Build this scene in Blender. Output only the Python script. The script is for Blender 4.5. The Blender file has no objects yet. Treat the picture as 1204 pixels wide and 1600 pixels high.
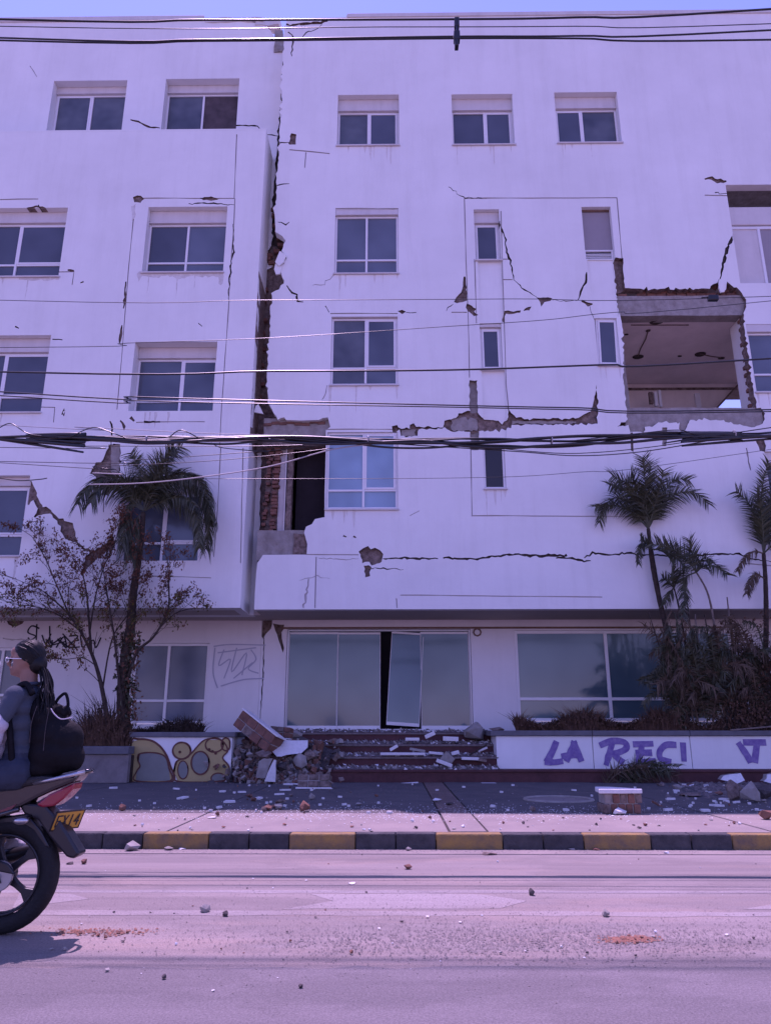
import bpy, bmesh, math, random
from mathutils import Vector, Matrix, Euler, noise
from mathutils.geometry import delaunay_2d_cdt
R = math.radians
random.seed(7)
scene = bpy.context.scene
col = scene.collection
# ------------------------------------------------------------------ camera, world, sun, exposure
FOC, PITCH, YAW, EYE = 1170.0, R(16.2), R(0.66), 1.15
cam_d = bpy.data.cameras.new("camera")
cam_d.sensor_fit = 'VERTICAL'; cam_d.sensor_height = 36.0; cam_d.lens = FOC/1600*36.0
cam_d.clip_start = 0.05; cam_d.clip_end = 3000
cam = bpy.data.objects.new("camera", cam_d); col.objects.link(cam)
CR = Matrix.Rotation(YAW, 3, 'Z') @ Matrix.Rotation(R(90)+PITCH, 3, 'X')
cam.matrix_world = Matrix.Translation((0, 0, EYE)) @ CR.to_4x4()
scene.camera = cam
scene.render.resolution_x, scene.render.resolution_y = 770, 1024

SUN_EL, SUN_X = R(70.5), -0.16           # the sun stands high behind the building, a little to the left
sun_dir = Vector((SUN_X, 1.0/math.tan(R(72.0)), 1.0)).normalized()   # towards the sun
el = math.asin(sun_dir.z); az = math.atan2(sun_dir.x, sun_dir.y)
world = bpy.data.worlds.new("World"); scene.world = world; world.use_nodes = True
wn = world.node_tree; bg = wn.nodes["Background"]
sky = wn.nodes.new("ShaderNodeTexSky"); sky.sky_type = 'NISHITA'; sky.sun_disc = False
sky.sun_elevation = el; sky.sun_rotation = az; sky.air_density = 1.0; sky.dust_density = 0.1; sky.ozone_density = 5.0
wn.links.new(sky.outputs[0], bg.inputs[0]); bg.inputs[1].default_value = 0.145
sl = bpy.data.lights.new("sun", 'SUN'); sl.energy = 3.6; sl.angle = R(0.53); sl.color = (1.0, 0.95, 0.88)
so = bpy.data.objects.new("sun", sl); col.objects.link(so)
so.rotation_euler = sun_dir.to_track_quat('Z', 'Y').to_euler(); so.location = (0, 0, 30)
vs = scene.view_settings
vs.view_transform = 'Standard'; vs.look = 'None'; vs.gamma = 1.0; vs.use_curve_mapping = False
vs.exposure = 0.62
vs.use_white_balance = True; vs.white_balance_temperature = 5980; vs.white_balance_tint = 82
scene.cycles.max_bounces = 6; scene.cycles.diffuse_bounces = 4; scene.cycles.transparent_max_bounces = 8

# ------------------------------------------------------------------ photo pixel -> point on a real plane
def ray(px, py):
    return CR @ Vector(((px-602)/FOC, -(py-800)/FOC, -1.0))
def at(px, py, Y):                      # on the vertical plane y = Y
    r = ray(px, py); t = Y/r.y
    return Vector((r.x*t, Y, EYE + r.z*t))
def xz(px, py, Y):
    p = at(px, py, Y); return (p.x, p.z)
def gr(px, py, z=0.0):                  # on the horizontal plane z
    r = ray(px, py); t = (z-EYE)/r.z
    return Vector((r.x*t, r.y*t, z))

# ------------------------------------------------------------------ materials
MATS = {}
def mat(name, rgb, rough=0.7, spec=0.3, noise_amt=0.0, scale=5.0, rgb2=None, bump=0.0, bscale=40.0, metal=0.0, streak=0.0, coat=0.0, detail=6):
    m = bpy.data.materials.new(name); m.use_nodes = True; MATS[name] = m
    nt = m.node_tree; b = nt.nodes["Principled BSDF"]
    b.inputs['Base Color'].default_value = (*rgb, 1); b.inputs['Roughness'].default_value = rough
    b.inputs['Specular IOR Level'].default_value = spec; b.inputs['Metallic'].default_value = metal
    b.inputs['Coat Weight'].default_value = coat
    tc = nt.nodes.new("ShaderNodeTexCoord"); last = None
    geo = nt.nodes.new("ShaderNodeNewGeometry")
    P = geo.outputs['Position']
    if noise_amt > 0:
        n = nt.nodes.new("ShaderNodeTexNoise"); n.inputs['Scale'].default_value = scale; n.inputs['Detail'].default_value = detail
        n.inputs['Roughness'].default_value = 0.65
        nt.links.new(P, n.inputs['Vector'])
        cr = nt.nodes.new("ShaderNodeValToRGB")
        cr.color_ramp.elements[0].position = 0.5-0.22; cr.color_ramp.elements[1].position = 0.5+0.22
        c2 = rgb2 or tuple(c*(1-noise_amt) for c in rgb)
        cr.color_ramp.elements[0].color = (*c2, 1); cr.color_ramp.elements[1].color = (*rgb, 1)
        nt.links.new(n.outputs['Fac'], cr.inputs[0]); last = cr.outputs[0]
    if streak > 0:
        mp = nt.nodes.new("ShaderNodeMapping"); mp.inputs['Scale'].default_value = (3.0, 3.0, 0.28)
        nt.links.new(P, mp.inputs[0])
        n = nt.nodes.new("ShaderNodeTexNoise"); n.inputs['Scale'].default_value = 1.3; n.inputs['Detail'].default_value = 7
        n.inputs['Roughness'].default_value = 0.7
        nt.links.new(mp.outputs[0], n.inputs['Vector'])
        cr = nt.nodes.new("ShaderNodeValToRGB"); cr.color_ramp.elements[0].position = 0.30; cr.color_ramp.elements[1].position = 0.52
        cr.color_ramp.elements[0].color = (1-streak, 1-streak*1.05, 1-streak*1.15, 1); cr.color_ramp.elements[1].color = (1, 1, 1, 1)
        nt.links.new(n.outputs['Fac'], cr.inputs[0])
        mx = nt.nodes.new("ShaderNodeMix"); mx.data_type = 'RGBA'; mx.blend_type = 'MULTIPLY'; mx.inputs[0].default_value = 1
        if last: nt.links.new(last, mx.inputs[6])
        else: mx.inputs[6].default_value = (*rgb, 1)
        nt.links.new(cr.outputs[0], mx.inputs[7]); last = mx.outputs[2]
    if last: nt.links.new(last, b.inputs['Base Color'])
    if bump > 0:
        n = nt.nodes.new("ShaderNodeTexNoise"); n.inputs['Scale'].default_value = bscale; n.inputs['Detail'].default_value = 6
        nt.links.new(P, n.inputs['Vector'])
        bp = nt.nodes.new("ShaderNodeBump"); bp.inputs['Strength'].default_value = bump; bp.inputs['Distance'].default_value = 0.02
        nt.links.new(n.outputs['Fac'], bp.inputs['Height']); nt.links.new(bp.outputs[0], b.inputs['Normal'])
    return m
mat('plaster', (0.78, 0.775, 0.765), 0.85, 0.2, 0.11, 0.7, bump=0.35, bscale=3.5, streak=0.05, detail=9)
mat('plaster_ground', (0.72, 0.70, 0.71), 0.85, 0.2, 0.10, 0.9, bump=0.15, bscale=3.0, streak=0.045)
mat('stain_light', (0.70, 0.67, 0.65), 0.9, 0.2, 1, 9, rgb2=(0.57, 0.535, 0.51), bump=.2)
mat('stain', (0.50, 0.46, 0.44), 0.9, 0.2, 1, 9, rgb2=(0.68, 0.66, 0.65), bump=.2)
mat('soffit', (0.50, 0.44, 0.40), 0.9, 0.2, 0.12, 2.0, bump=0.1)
mat('rubble', (0.30, 0.225, 0.195), 0.95, 0.1, 1, 11.0, rgb2=(0.075, 0.05, 0.045), bump=1.0, bscale=14)
mat('crack', (0.09, 0.07, 0.065), 0.95, 0.1, 0.5, 12)
mat('groove', (0.46, 0.43, 0.43), 0.95, 0.1)
mat('concrete', (0.36, 0.33, 0.31), 0.9, 0.2, 1, 6.0, rgb2=(0.22, 0.19, 0.175), bump=0.6, bscale=16, streak=0.15)
mat('planter_grey', (0.24, 0.21, 0.21), 0.9, 0.2, 0.4, 4, bump=.4)
mat('interior', (0.80, 0.70, 0.66), 0.9, 0.15, 0.2, 1.2, bump=0.1, streak=0.05)
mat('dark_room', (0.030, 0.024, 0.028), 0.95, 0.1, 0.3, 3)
mat('brick', (0.27, 0.125, 0.09), 0.9, 0.15, 1, 6.0, rgb2=(0.12, 0.065, 0.055), bump=0.6, bscale=40)
mat('brick_dust', (0.42, 0.20, 0.13), 0.95, 0.1, 1, 20, rgb2=(0.25, 0.13, 0.10), bump=0.4)
mat('frame', (0.74, 0.73, 0.74), 0.45, 0.4, 0.08, 3)
mat('shutter', (0.62, 0.58, 0.57), 0.6, 0.3, 0.1, 3, streak=0.10)
mat('rust', (0.22, 0.13, 0.10), 0.8, 0.2, 0.4, 12)
def road_mat(name, c_lo, c_hi, c_dust, dust=.5):
    m = bpy.data.materials.new(name); m.use_nodes = True; MATS[name] = m; nt = m.node_tree; b = nt.nodes["Principled BSDF"]
    b.inputs['Roughness'].default_value = .9; b.inputs['Specular IOR Level'].default_value = .25
    geo = nt.nodes.new("ShaderNodeNewGeometry")
    def nz(scale, mp=None, det=8, rough=.7):
        n = nt.nodes.new("ShaderNodeTexNoise"); n.inputs['Scale'].default_value = scale; n.inputs['Detail'].default_value = det; n.inputs['Roughness'].default_value = rough
        if mp:
            k = nt.nodes.new("ShaderNodeMapping"); k.inputs['Scale'].default_value = mp; nt.links.new(geo.outputs['Position'], k.inputs[0]); nt.links.new(k.outputs[0], n.inputs['Vector'])
        else: nt.links.new(geo.outputs['Position'], n.inputs['Vector'])
        return n
    def ramp(n, p0, p1, a, c):
        r = nt.nodes.new("ShaderNodeValToRGB"); r.color_ramp.elements[0].position = p0; r.color_ramp.elements[1].position = p1
        r.color_ramp.elements[0].color = (*a, 1); r.color_ramp.elements[1].color = (*c, 1); nt.links.new(n.outputs['Fac'], r.inputs[0]); return r
    def mix(f, a, c, mode='MIX'):
        x = nt.nodes.new("ShaderNodeMix"); x.data_type = 'RGBA'; x.blend_type = mode
        if isinstance(f, float): x.inputs[0].default_value = f
        else: nt.links.new(f, x.inputs[0])
        nt.links.new(a, x.inputs[6]); nt.links.new(c, x.inputs[7]); return x.outputs[2]
    base = ramp(nz(1.0, (.22, 2.6, 1)), .36, .64, c_lo, c_hi).outputs[0]
    d = ramp(nz(.9, (.35, 1.6, 1)), .5, .72, (0, 0, 0), (dust,)*3); dc = nt.nodes.new("ShaderNodeRGB"); dc.outputs[0].default_value = (*c_dust, 1)
    o = mix(d.outputs[0], base, dc.outputs[0])
    ag = ramp(nz(95, None, 3), .35, .68, (.74,)*3, (1.28,)*3); o = mix(1.0, o, ag.outputs[0], 'MULTIPLY')
    pt_ = ramp(nz(.55, (.5, 1, 1)), .46, .49, (.90,)*3, (1,)*3); o = mix(1.0, o, pt_.outputs[0], 'MULTIPLY')
    nt.links.new(o, b.inputs['Base Color'])
    bp = nt.nodes.new("ShaderNodeBump"); bp.inputs['Strength'].default_value = .5; bp.inputs['Distance'].default_value = .012; nt.links.new(nz(110, None, 4).outputs['Fac'], bp.inputs['Height']); nt.links.new(bp.outputs[0], b.inputs['Normal'])
road_mat('asphalt', (0.19, 0.162, 0.156), (0.265, 0.225, 0.212), (0.34, 0.25, 0.205), .65)
road_mat('asphalt_front', (0.145, 0.13, 0.135), (0.175, 0.155, 0.16), (0.25, 0.22, 0.22), .35)
def glass(name, rgb, rough=0.12, rgb2=None, sc=0.8):
    return mat(name, rgb, rough, 0.5, 0.35, sc, rgb2=rgb2, detail=2)
glass('pane_dark', (0.085, 0.10, 0.135), 0.10)
glass('pane_mid', (0.11, 0.125, 0.15), 0.25, (0.05, 0.06, 0.08), 1.3)
glass('pane_deep', (0.05, 0.06, 0.085), 0.08, (0.12, 0.15, 0.19), .7)
glass('pane_blue', (0.13, 0.16, 0.21), 0.2)
glass('pane_frost', (0.24, 0.38, 0.50), 0.35)
glass('pane_door', (0.13, 0.205, 0.225), 0.08, (0.055, 0.10, 0.125), .45)
glass('pane_black', (0.02, 0.018, 0.025), 0.3)
mat('panel_dark', (0.11, 0.085, 0.09), 0.8, 0.2, 1, 3, rgb2=(0.05, 0.04, 0.045))
mat('panel_grey', (0.30, 0.27, 0.29), 0.7, 0.3, 0.1, 2)
road_mat('paint_worn', (0.26, 0.225, 0.22), (0.31, 0.275, 0.27), (0.26, 0.21, 0.19), .7)
mat('pavement', (0.28, 0.235, 0.215), 0.92, 0.2, 1, 1.8, rgb2=(0.20, 0.17, 0.165), bump=0.4, bscale=60)
mat('pavement_shaded', (0.13, 0.115, 0.115), 0.92, 0.2, 1, 1.8, rgb2=(0.085, 0.078, 0.082), bump=0.4, bscale=60)  # pavement darkened in colour to carry the building's shade, from the shadow line inward
mat('pavement_brown', (0.20, 0.14, 0.125), 0.92, 0.2, 0.4, 4, bump=0.4, bscale=60)
mat('kerb_black', (0.085, 0.08, 0.085), 0.85, 0.25, 1, 7, rgb2=(0.035, 0.035, 0.04), bump=0.5, bscale=40)
mat('kerb_yellow', (0.34, 0.20, 0.06), 0.85, 0.25, 1, 7, rgb2=(0.15, 0.11, 0.08), bump=0.5, bscale=40)
mat('step_red', (0.115, 0.04, 0.042), 0.7, 0.3, 0.4, 5, bump=0.3)
mat('dust', (0.24, 0.20, 0.19), 0.95, 0.1, 1, 14, rgb2=(0.13, 0.10, 0.10), bump=1.0, bscale=40)
mat('soil', (0.08, 0.055, 0.045), 0.95, 0.1, 0.5, 10, bump=1.0)
mat('cap', (0.15, 0.15, 0.17), 0.85, 0.25, 0.3, 5, bump=0.3)
mat('cable', (0.012, 0.012, 0.015), 0.35, 0.5)
mat('cable_grey', (0.32, 0.30, 0.32), 0.5, 0.4)
mat('metal', (0.35, 0.35, 0.37), 0.4, 0.5, metal=0.8)
mat('spray_purple', (0.15, 0.085, 0.29), 0.8, 0.2, 1, 10, rgb2=(0.30, 0.23, 0.42))
mat('spray_black', (0.03, 0.03, 0.04), 0.8, 0.2)
mat('spray_faint', (0.40, 0.40, 0.47), 0.8, 0.2)
mat('spray_ochre', (0.44, 0.34, 0.155), 0.8, 0.2, 0.15, 6)
mat('spray_grey', (0.22, 0.23, 0.21), 0.8, 0.2, 0.15, 6)
mat('spray_brown', (0.17, 0.07, 0.055), 0.8, 0.2, 0.3, 9)
mat('plaster_chip', (0.72, 0.70, 0.70), 0.9, 0.2, 0.2, 20, bump=0.3)
mat('stone_dark', (0.12, 0.10, 0.10), 0.95, 0.1, 0.5, 20, bump=0.6)
M = MATS
# ------------------------------------------------------------------ object helpers
def tag(o, label=None, cat=None, group=None, kind=None):
    if label: o['label'] = label
    if cat: o['category'] = cat
    if group: o['group'] = group
    if kind: o['kind'] = kind
    return o
def empty(name, loc=(0, 0, 0), label=None, cat=None, group=None, kind=None):
    o = bpy.data.objects.new(name, None); col.objects.link(o); o.location = loc; o.empty_display_size = 0.2
    return tag(o, label, cat, group, kind)
def link(name, me, parent=None, loc=None):
    o = bpy.data.objects.new(name, me); col.objects.link(o)
    if loc is not None: o.location = loc
    if parent is not None:
        o.parent = parent
        if loc is None: o.location = -Vector(wloc(parent))
        else: o.location = Vector(loc) - Vector(wloc(parent))
    return o
def wloc(o):
    v = Vector(o.location)
    while o.parent: o = o.parent; v += Vector(o.location)
    return v
class MB:
    """collects shapes in world coordinates, links them as one mesh"""
    def __init__(s): s.v = []; s.f = []; s.m = []
    def add(s, vs, fs, mi=0):
        n = len(s.v); s.v += [tuple(v) for v in vs]; s.f += [tuple(i+n for i in f) for f in fs]; s.m += [mi]*len(fs); return s
    def box(s, a, b, mi=0, rot=None, org=None):
        x0, y0, z0 = a; x1, y1, z1 = b
        vs = [Vector(p) for p in ((x0,y0,z0),(x1,y0,z0),(x1,y1,z0),(x0,y1,z0),(x0,y0,z1),(x1,y0,z1),(x1,y1,z1),(x0,y1,z1))]
        if rot is not None: vs = [rot @ v for v in vs]
        if org is not None: vs = [v + Vector(org) for v in vs]
        return s.add(vs, ((0,3,2,1),(4,5,6,7),(0,1,5,4),(1,2,6,5),(2,3,7,6),(3,0,4,7)), mi)
    def tube(s, pts, rad, n=8, mi=0, cap=True, closed=False):
        pts = [Vector(p) for p in pts]
        if not hasattr(rad, '__len__'): rad = [rad]*len(pts)
        vs = []; prev = None; N = len(pts)
        for i, p in enumerate(pts):
            if closed: d = pts[(i+1) % N]-pts[i-1]
            else: d = pts[min(i+1, N-1)]-pts[max(i-1, 0)]
            d = d.normalized() if d.length > 1e-9 else Vector((0, 0, 1))
            if prev is None:
                u = d.cross(Vector((0, 0, 1)))
                if u.length < 0.1: u = d.cross(Vector((0, 1, 0)))
                u.normalize()
            else:
                u = (prev - d*prev.dot(d)); u = u.normalized() if u.length > 1e-6 else d.orthogonal().normalized()
            prev = u; w = d.cross(u)
            for k in range(n):
                a = 2*math.pi*k/n; vs.append(p + (u*math.cos(a)+w*math.sin(a))*rad[i])
        fs = []
        for i in range(N if closed else N-1):
            j = (i+1) % N
            for k in range(n): fs.append((i*n+k, i*n+(k+1) % n, j*n+(k+1) % n, j*n+k))
        if cap and not closed: fs += [tuple(range(n))[::-1], tuple((N-1)*n+k for k in range(n))]
        return s.add(vs, fs, mi)
    def prism(s, poly, axis, a, b, mi=0):
        """poly = [(u,v)] extruded along axis 'y' (u=x,v=z), 'z' (u=x,v=y) or 'x' (u=y,v=z) from a to b"""
        def P(u, v, t): return (u, t, v) if axis == 'y' else ((u, v, t) if axis == 'z' else (t, u, v))
        n = len(poly)
        vs = [P(u, v, a) for u, v in poly]+[P(u, v, b) for u, v in poly]
        fs = [tuple(range(n)), tuple(range(2*n-1, n-1, -1))]+[(i, i+n, (i+1) % n+n, (i+1) % n) for i in range(n)]
        return s.add(vs, fs, mi)
    def ball(s, c, r, n=10, mi=0, rot=None):
        if not hasattr(r, '__len__'): r = (r, r, r)
        vs = [];  c = Vector(c)
        for i in range(n//2+1):
            t = math.pi*i/(n//2)
            for k in range(n):
                a = 2*math.pi*k/n
                p = Vector((math.sin(t)*math.cos(a)*r[0], math.sin(t)*math.sin(a)*r[1], math.cos(t)*r[2]))
                if rot is not None: p = rot @ p
                vs.append(c+p)
        fs = [(i*n+k, (i+1)*n+k, (i+1)*n+(k+1) % n, i*n+(k+1) % n) for i in range(n//2) for k in range(n)]
        return s.add(vs, fs, mi)
    def build(s, name, mats, parent=None, smooth=False, bevel=0.0, loc=None, weld=False):
        me = bpy.data.meshes.new(name)
        vs = s.v
        if loc is not None: vs = [tuple(Vector(v)-Vector(loc)) for v in vs]
        me.from_pydata(vs, [], s.f)
        if not isinstance(mats, (list, tuple)): mats = [mats]
        for m in mats: me.materials.append(m)
        for p, i in zip(me.polygons, s.m): p.material_index = i; p.use_smooth = smooth
        bm = bmesh.new(); bm.from_mesh(me)
        if weld: bmesh.ops.remove_doubles(bm, verts=bm.verts, dist=1e-5)
        bmesh.ops.recalc_face_normals(bm, faces=bm.faces); bm.to_mesh(me); bm.free()
        o = link(name, me, parent, loc)
        if bevel:
            b = o.modifiers.new("bevel", 'BEVEL'); b.width = bevel; b.segments = 2; b.limit_method = 'ANGLE'
        return o

def jag(poly, amp, step, seed=0, closed=True):
    rnd = random.Random(seed); out = []
    n = len(poly)
    for i in range(n if closed else n-1):
        a = Vector(poly[i]); b = Vector(poly[(i+1) % n]); L = (b-a).length
        k = max(1, int(L/step)); d = (b-a); nrm = Vector((-d.y, d.x)).normalized() if L > 0 else Vector((0, 0))
        for j in range(k):
            t = (j + (rnd.uniform(-.3, .3) if j else 0))/k
            p = a+d*t + (nrm*rnd.gauss(0, amp) if j else nrm*rnd.uniform(-.3, .3)*amp)
            out.append((p.x, p.y))
    if not closed: out.append(tuple(poly[-1]))
    return out
def crackpoly(pts, w, seed=1, amp=1.6, step=4.5):
    if amp > .5: amp *= .62
    """a jagged thin polygon along a line of photo pixels; w = widths (px) at the given points"""
    rnd = random.Random(seed)
    if not hasattr(w, '__len__'): w = [w*0.5]+[w]*(len(pts)-2)+[w*0.4] if len(pts) > 2 else [w, w*.7]
    line = []; ws = []
    for i in range(len(pts)-1):
        a, b = Vector(pts[i]), Vector(pts[i+1]); k = max(1, int((b-a).length/step))
        for j in range(k):
            t = j/k; line.append(a.lerp(b, t)+(Vector((rnd.gauss(0, amp), rnd.gauss(0, amp))) if (i or j) else Vector((0, 0))))
            ws.append((w[i]*(1-t)+w[i+1]*t)*rnd.uniform(.55, 1.4))
    line.append(Vector(pts[-1])); ws.append(w[-1])
    L, Rr = [], []
    for i, p in enumerate(line):
        d = line[min(i+1, len(line)-1)]-line[max(i-1, 0)]; nn = Vector((-d.y, d.x)).normalized()
        L.append(tuple(p+nn*ws[i]/2)); Rr.append(tuple(p-nn*ws[i]/2))
    return L+Rr[::-1]
def inside(p, poly):
    x, y = p; c = False; n = len(poly); j = n-1
    for i in range(n):
        xi, yi = poly[i]; xj, yj = poly[j]
        if (yi > y) != (yj > y) and x < (xj-xi)*(y-yi)/(yj-yi)+xi: c = not c
        j = i
    return c
def relief(name, Y, outline, zones, mats, thick, parent, front=1):
    """a wall whose face lies on y=Y; zones = (polygon[(x,z)], depth or None for an opening, material index). Later zones win."""
    polys = [outline]+[z[0] for z in zones]
    verts = []; edges = []
    for p in polys:
        n = len(verts); verts += [Vector(q) for q in p]; edges += [(n+i, n+(i+1) % len(p)) for i in range(len(p))]
    r = delaunay_2d_cdt(verts, edges, [], 0, 1e-5)
    V, F = r[0], r[2]
    boxes = [(min(q[0] for q in p), max(q[0] for q in p), min(q[1] for q in p), max(q[1] for q in p)) for p in polys]
    tri = []
    for f in F:
        c = (sum(V[i].x for i in f)/len(f), sum(V[i].y for i in f)/len(f))
        if not inside(c, outline): tri.append((None, -1)); continue
        d, mi = 0.0, 0
        for k, z in enumerate(zones):
            bx = boxes[k+1]
            if bx[0] <= c[0] <= bx[1] and bx[2] <= c[1] <= bx[3] and inside(c, z[0]): d, mi = z[1], z[2]
        tri.append((d, mi))
    out = MB(); idx = {}
    def vid(i, d):
        k = (i, round(d, 4))
        if k not in idx: idx[k] = len(out.v); out.v.append((V[i].x, Y+d*front, V[i].y))
        return idx[k]
    em = {}
    for f, (d, mi) in zip(F, tri):
        if d is not None:
            out.f.append(tuple(vid(i, d) for i in f)); out.m.append(mi)
        dd = thick if d is None else d
        for a, b in zip(f, f[1:]+f[:1]): em.setdefault((min(a, b), max(a, b)), []).append((dd, mi, d is None))
    for (a, b), L in em.items():
        if len(L) == 1: L = L+[(thick, -1, True)]
        (d1, m1, h1), (d2, m2, h2) = L
        if (h1 and h2) or abs(d1-d2) < 1e-5: continue
        # the side of a step takes the material of the deeper zone unless it is an opening
        if d1 > d2: d1, m1, h1, d2, m2, h2 = d2, m2, h2, d1, m1, h1
        mi = m2 if (not h2 and m2 >= 0) else (m2 if (h2 and m2 > 0) else m1)
        out.f.append((vid(a, d1), vid(b, d1), vid(b, d2), vid(a, d2))); out.m.append(max(mi, 0))
    return out.build(name, mats, parent)
def pz(pts, Y, amp=0, step=10, seed=0):
    if amp: pts = jag(pts, amp, step, seed)
    return [xz(x, y, Y) for x, y in pts]
def rect(x0, y0, x1, y1, Y):
    """upright rectangle whose sides are taken at the middle of the pixel box"""
    ym = (y0+y1)/2; xm = (x0+x1)/2
    X0 = at(x0, ym, Y).x; X1 = at(x1, ym, Y).x; Z1 = at(xm, y0, Y).z; Z0 = at(xm, y1, Y).z
    return X0, Z0, X1, Z1
def rpoly(r): X0, Z0, X1, Z1 = r; return [(X0, Z0), (X1, Z0), (X1, Z1), (X0, Z1)]

# ------------------------------------------------------------------ window (a part of its building, with sub-parts)
def window(parent, r, Yface, recess, shutter=0.0, transom=0.0, panes=('pane_dark', 'pane_dark'), split=0.5, sash=None, fw=0.05, sill=True, label=None, slat=None, tilt=0):
    X0, Z0, X1, Z1 = r; e = 0.003
    X0 += e; X1 -= e; Z0 += e; Z1 -= e
    Y = Yface+recess; top = Z1-shutter
    loc = Vector(((X0+X1)/2, Y, Z0))
    b = MB(); t = 0.06
    b.box((X0, Y, Z0), (X0+fw, Y+t, top)).box((X1-fw, Y, Z0), (X1, Y+t, top))
    b.box((X0+fw, Y, Z0), (X1-fw, Y+t, Z0+fw)).box((X0+fw, Y, top-fw), (X1-fw, Y+t, top))
    W = len(panes); xs = [X0+fw]
    if W == 2:
        xm = X0+(X1-X0)*split; b.box((xm-fw*.55, Y-.012, Z0+fw), (xm+fw*.55, Y+t, top-fw)); cells = [(X0+fw, xm-fw*.55), (xm+fw*.55, X1-fw)]
    else: cells = [(X0+fw, X1-fw)]
    zt = Z0+transom*(top-Z0) if transom else None
    if zt:
        for c in cells: b.box((c[0], Y-.006, zt-fw*.5), (c[1], Y+t, zt+fw*.5))
    fr = b.build('window', M['frame'], parent, bevel=0.006, loc=loc)
    if label: fr['label'] = label
    def pane(x0, z0, x1, z1, m, yy=Y+.03):
        MB().box((x0, yy, z0), (x1, yy+.012, z1)).build('pane', M[m], fr, loc=Vector(((x0+x1)/2, yy, z0)))
    for i, c in enumerate(cells):
        lo = Z0+fw; hi = top-fw
        if zt: pane(c[0], lo, c[1], zt-fw*.5, panes[i]); lo = zt+fw*.5
        if sash and i in sash:
            s = .045; q = MB(); yy = Y-.02
            q.box((c[0], yy, lo), (c[0]+s, yy+.045, hi)).box((c[1]-s, yy, lo), (c[1], yy+.045, hi)).box((c[0]+s, yy, lo), (c[1]-s, yy+.045, lo+s)).box((c[0]+s, yy, hi-s), (c[1]-s, yy+.045, hi))
            q.build('sash', M['frame'], fr, bevel=.005, loc=Vector((c[0], yy, lo)))
            pane(c[0]+s, lo+s, c[1]-s, hi-s, panes[i], yy+.015)
        else: pane(c[0], lo, c[1], hi, panes[i])
    if shutter:
        q = MB(); q.box((X0, Y-.05, top+.004), (X1, Y+.1, Z1)).box((X0, Y-.075, top+.004), (X1, Y-.05, top+.035))
        q.build('shutter_box', M['shutter'], fr, bevel=.008, loc=Vector((X0, Y, top)))
    if sill:
        MB().box((X0-.03, Yface-.05, Z0-.045), (X1+.03, Yface-.002, Z0-.004)).build('sill', M['shutter'], fr, bevel=.008, loc=Vector((X0, Y, Z0)))
    return fr
# ================================================================== THE SETTING: road, kerb, pavement
YR, YU, YB, YG = 16.6, 17.4, 16.3, 18.3      # right wing face, set-back wall, left block face, ground floor wall
KERB_Y, STEP_Y, PZ = 8.09, 15.7, 0.15
b = MB(); b.add([(-300, -300, 0), (300, -300, 0), (300, KERB_Y+.02, 0), (-300, KERB_Y+.02, 0)], [(0, 1, 2, 3)])
road = tag(b.build('road', M['asphalt']), kind='structure')
b = MB(); b.add([(-300, KERB_Y, -0.02), (300, KERB_Y, -0.02), (300, 600, -0.02), (-300, 600, -0.02)], [(0, 1, 2, 3)])
tag(b.build('ground', M['soil']), kind='structure')
# darker newer asphalt lane in front
b = MB()
pts = [gr(x, 1512+random.uniform(-3, 3), 0).xy for x in range(-700, 2000, 60)]
b.add([(p.x, p.y, .0015) for p in pts]+[(p.x, -30, .0015) for p in pts], [(i, i+1, i+1+len(pts), i+len(pts)) for i in range(len(pts)-1)])
tag(b.build('road_lane', M['asphalt_front']), kind='structure')
# worn road paint: two lines and long lozenges
def flat(name, polys, m, z, parent=None, jagamp=0.0, seed=0):
    b = MB()
    for i, p in enumerate(polys):
        q = [gr(x, y, 0).xy for x, y in p]
        if jagamp: q = jag([tuple(v) for v in q], jagamp, .25, seed+i)
        n = len(b.v); b.v += [(v[0], v[1], z) for v in q]; b.f.append(tuple(range(n, n+len(q)))); b.m.append(0)
    return b.build(name, m, parent)
tag(flat('road_marking', [[(-500, 1390), (1800, 1393), (1800, 1397), (-500, 1394)], [(-500, 1421), (1800, 1427), (1800, 1434), (-500, 1428)],
     [(30, 1396), (110, 1397), (141, 1405), (80, 1412), (20, 1419)],
     [(484, 1397), (740, 1397), (770, 1400), (822, 1408), (780, 1420), (440, 1421), (520, 1408)],
     [(1200, 1397), (1500, 1397), (1500, 1423), (1160, 1421), (1230, 1409)]], M['paint_worn'], .0015, jagamp=.012), kind='structure')
# kerb
X0 = gr(683, 1308, PZ).x; per = gr(920, 1308, PZ).x-X0; yl = gr(790, 1308, PZ).x-X0
kerb = empty('kerb', (0, KERB_Y, 0), kind='structure')
for k in range(-5, 6):
    a = X0+k*per
    for (u, v, m) in ((a, a+yl, 'kerb_yellow'), (a+yl, a+per, 'kerb_black')):
        n = 2 if m == 'kerb_black' else 1
        for q in range(n):
            uu = u+(v-u)*q/n; vv = u+(v-u)*(q+1)/n
            B = MB(); B.box((uu+.004, KERB_Y+random.uniform(-.006, .006), -.05), (vv-.004, KERB_Y+.16, PZ+random.uniform(-.004, .004)))
            o = B.build('kerb_stone', M[m], kerb, bevel=.015, loc=Vector((uu, KERB_Y, 0)))
# concrete gutter strip
tag(MB().box((-60, KERB_Y-.28, -.05), (60, KERB_Y-.01, .006)).build('gutter', M['pavement']), kind='structure')
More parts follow.
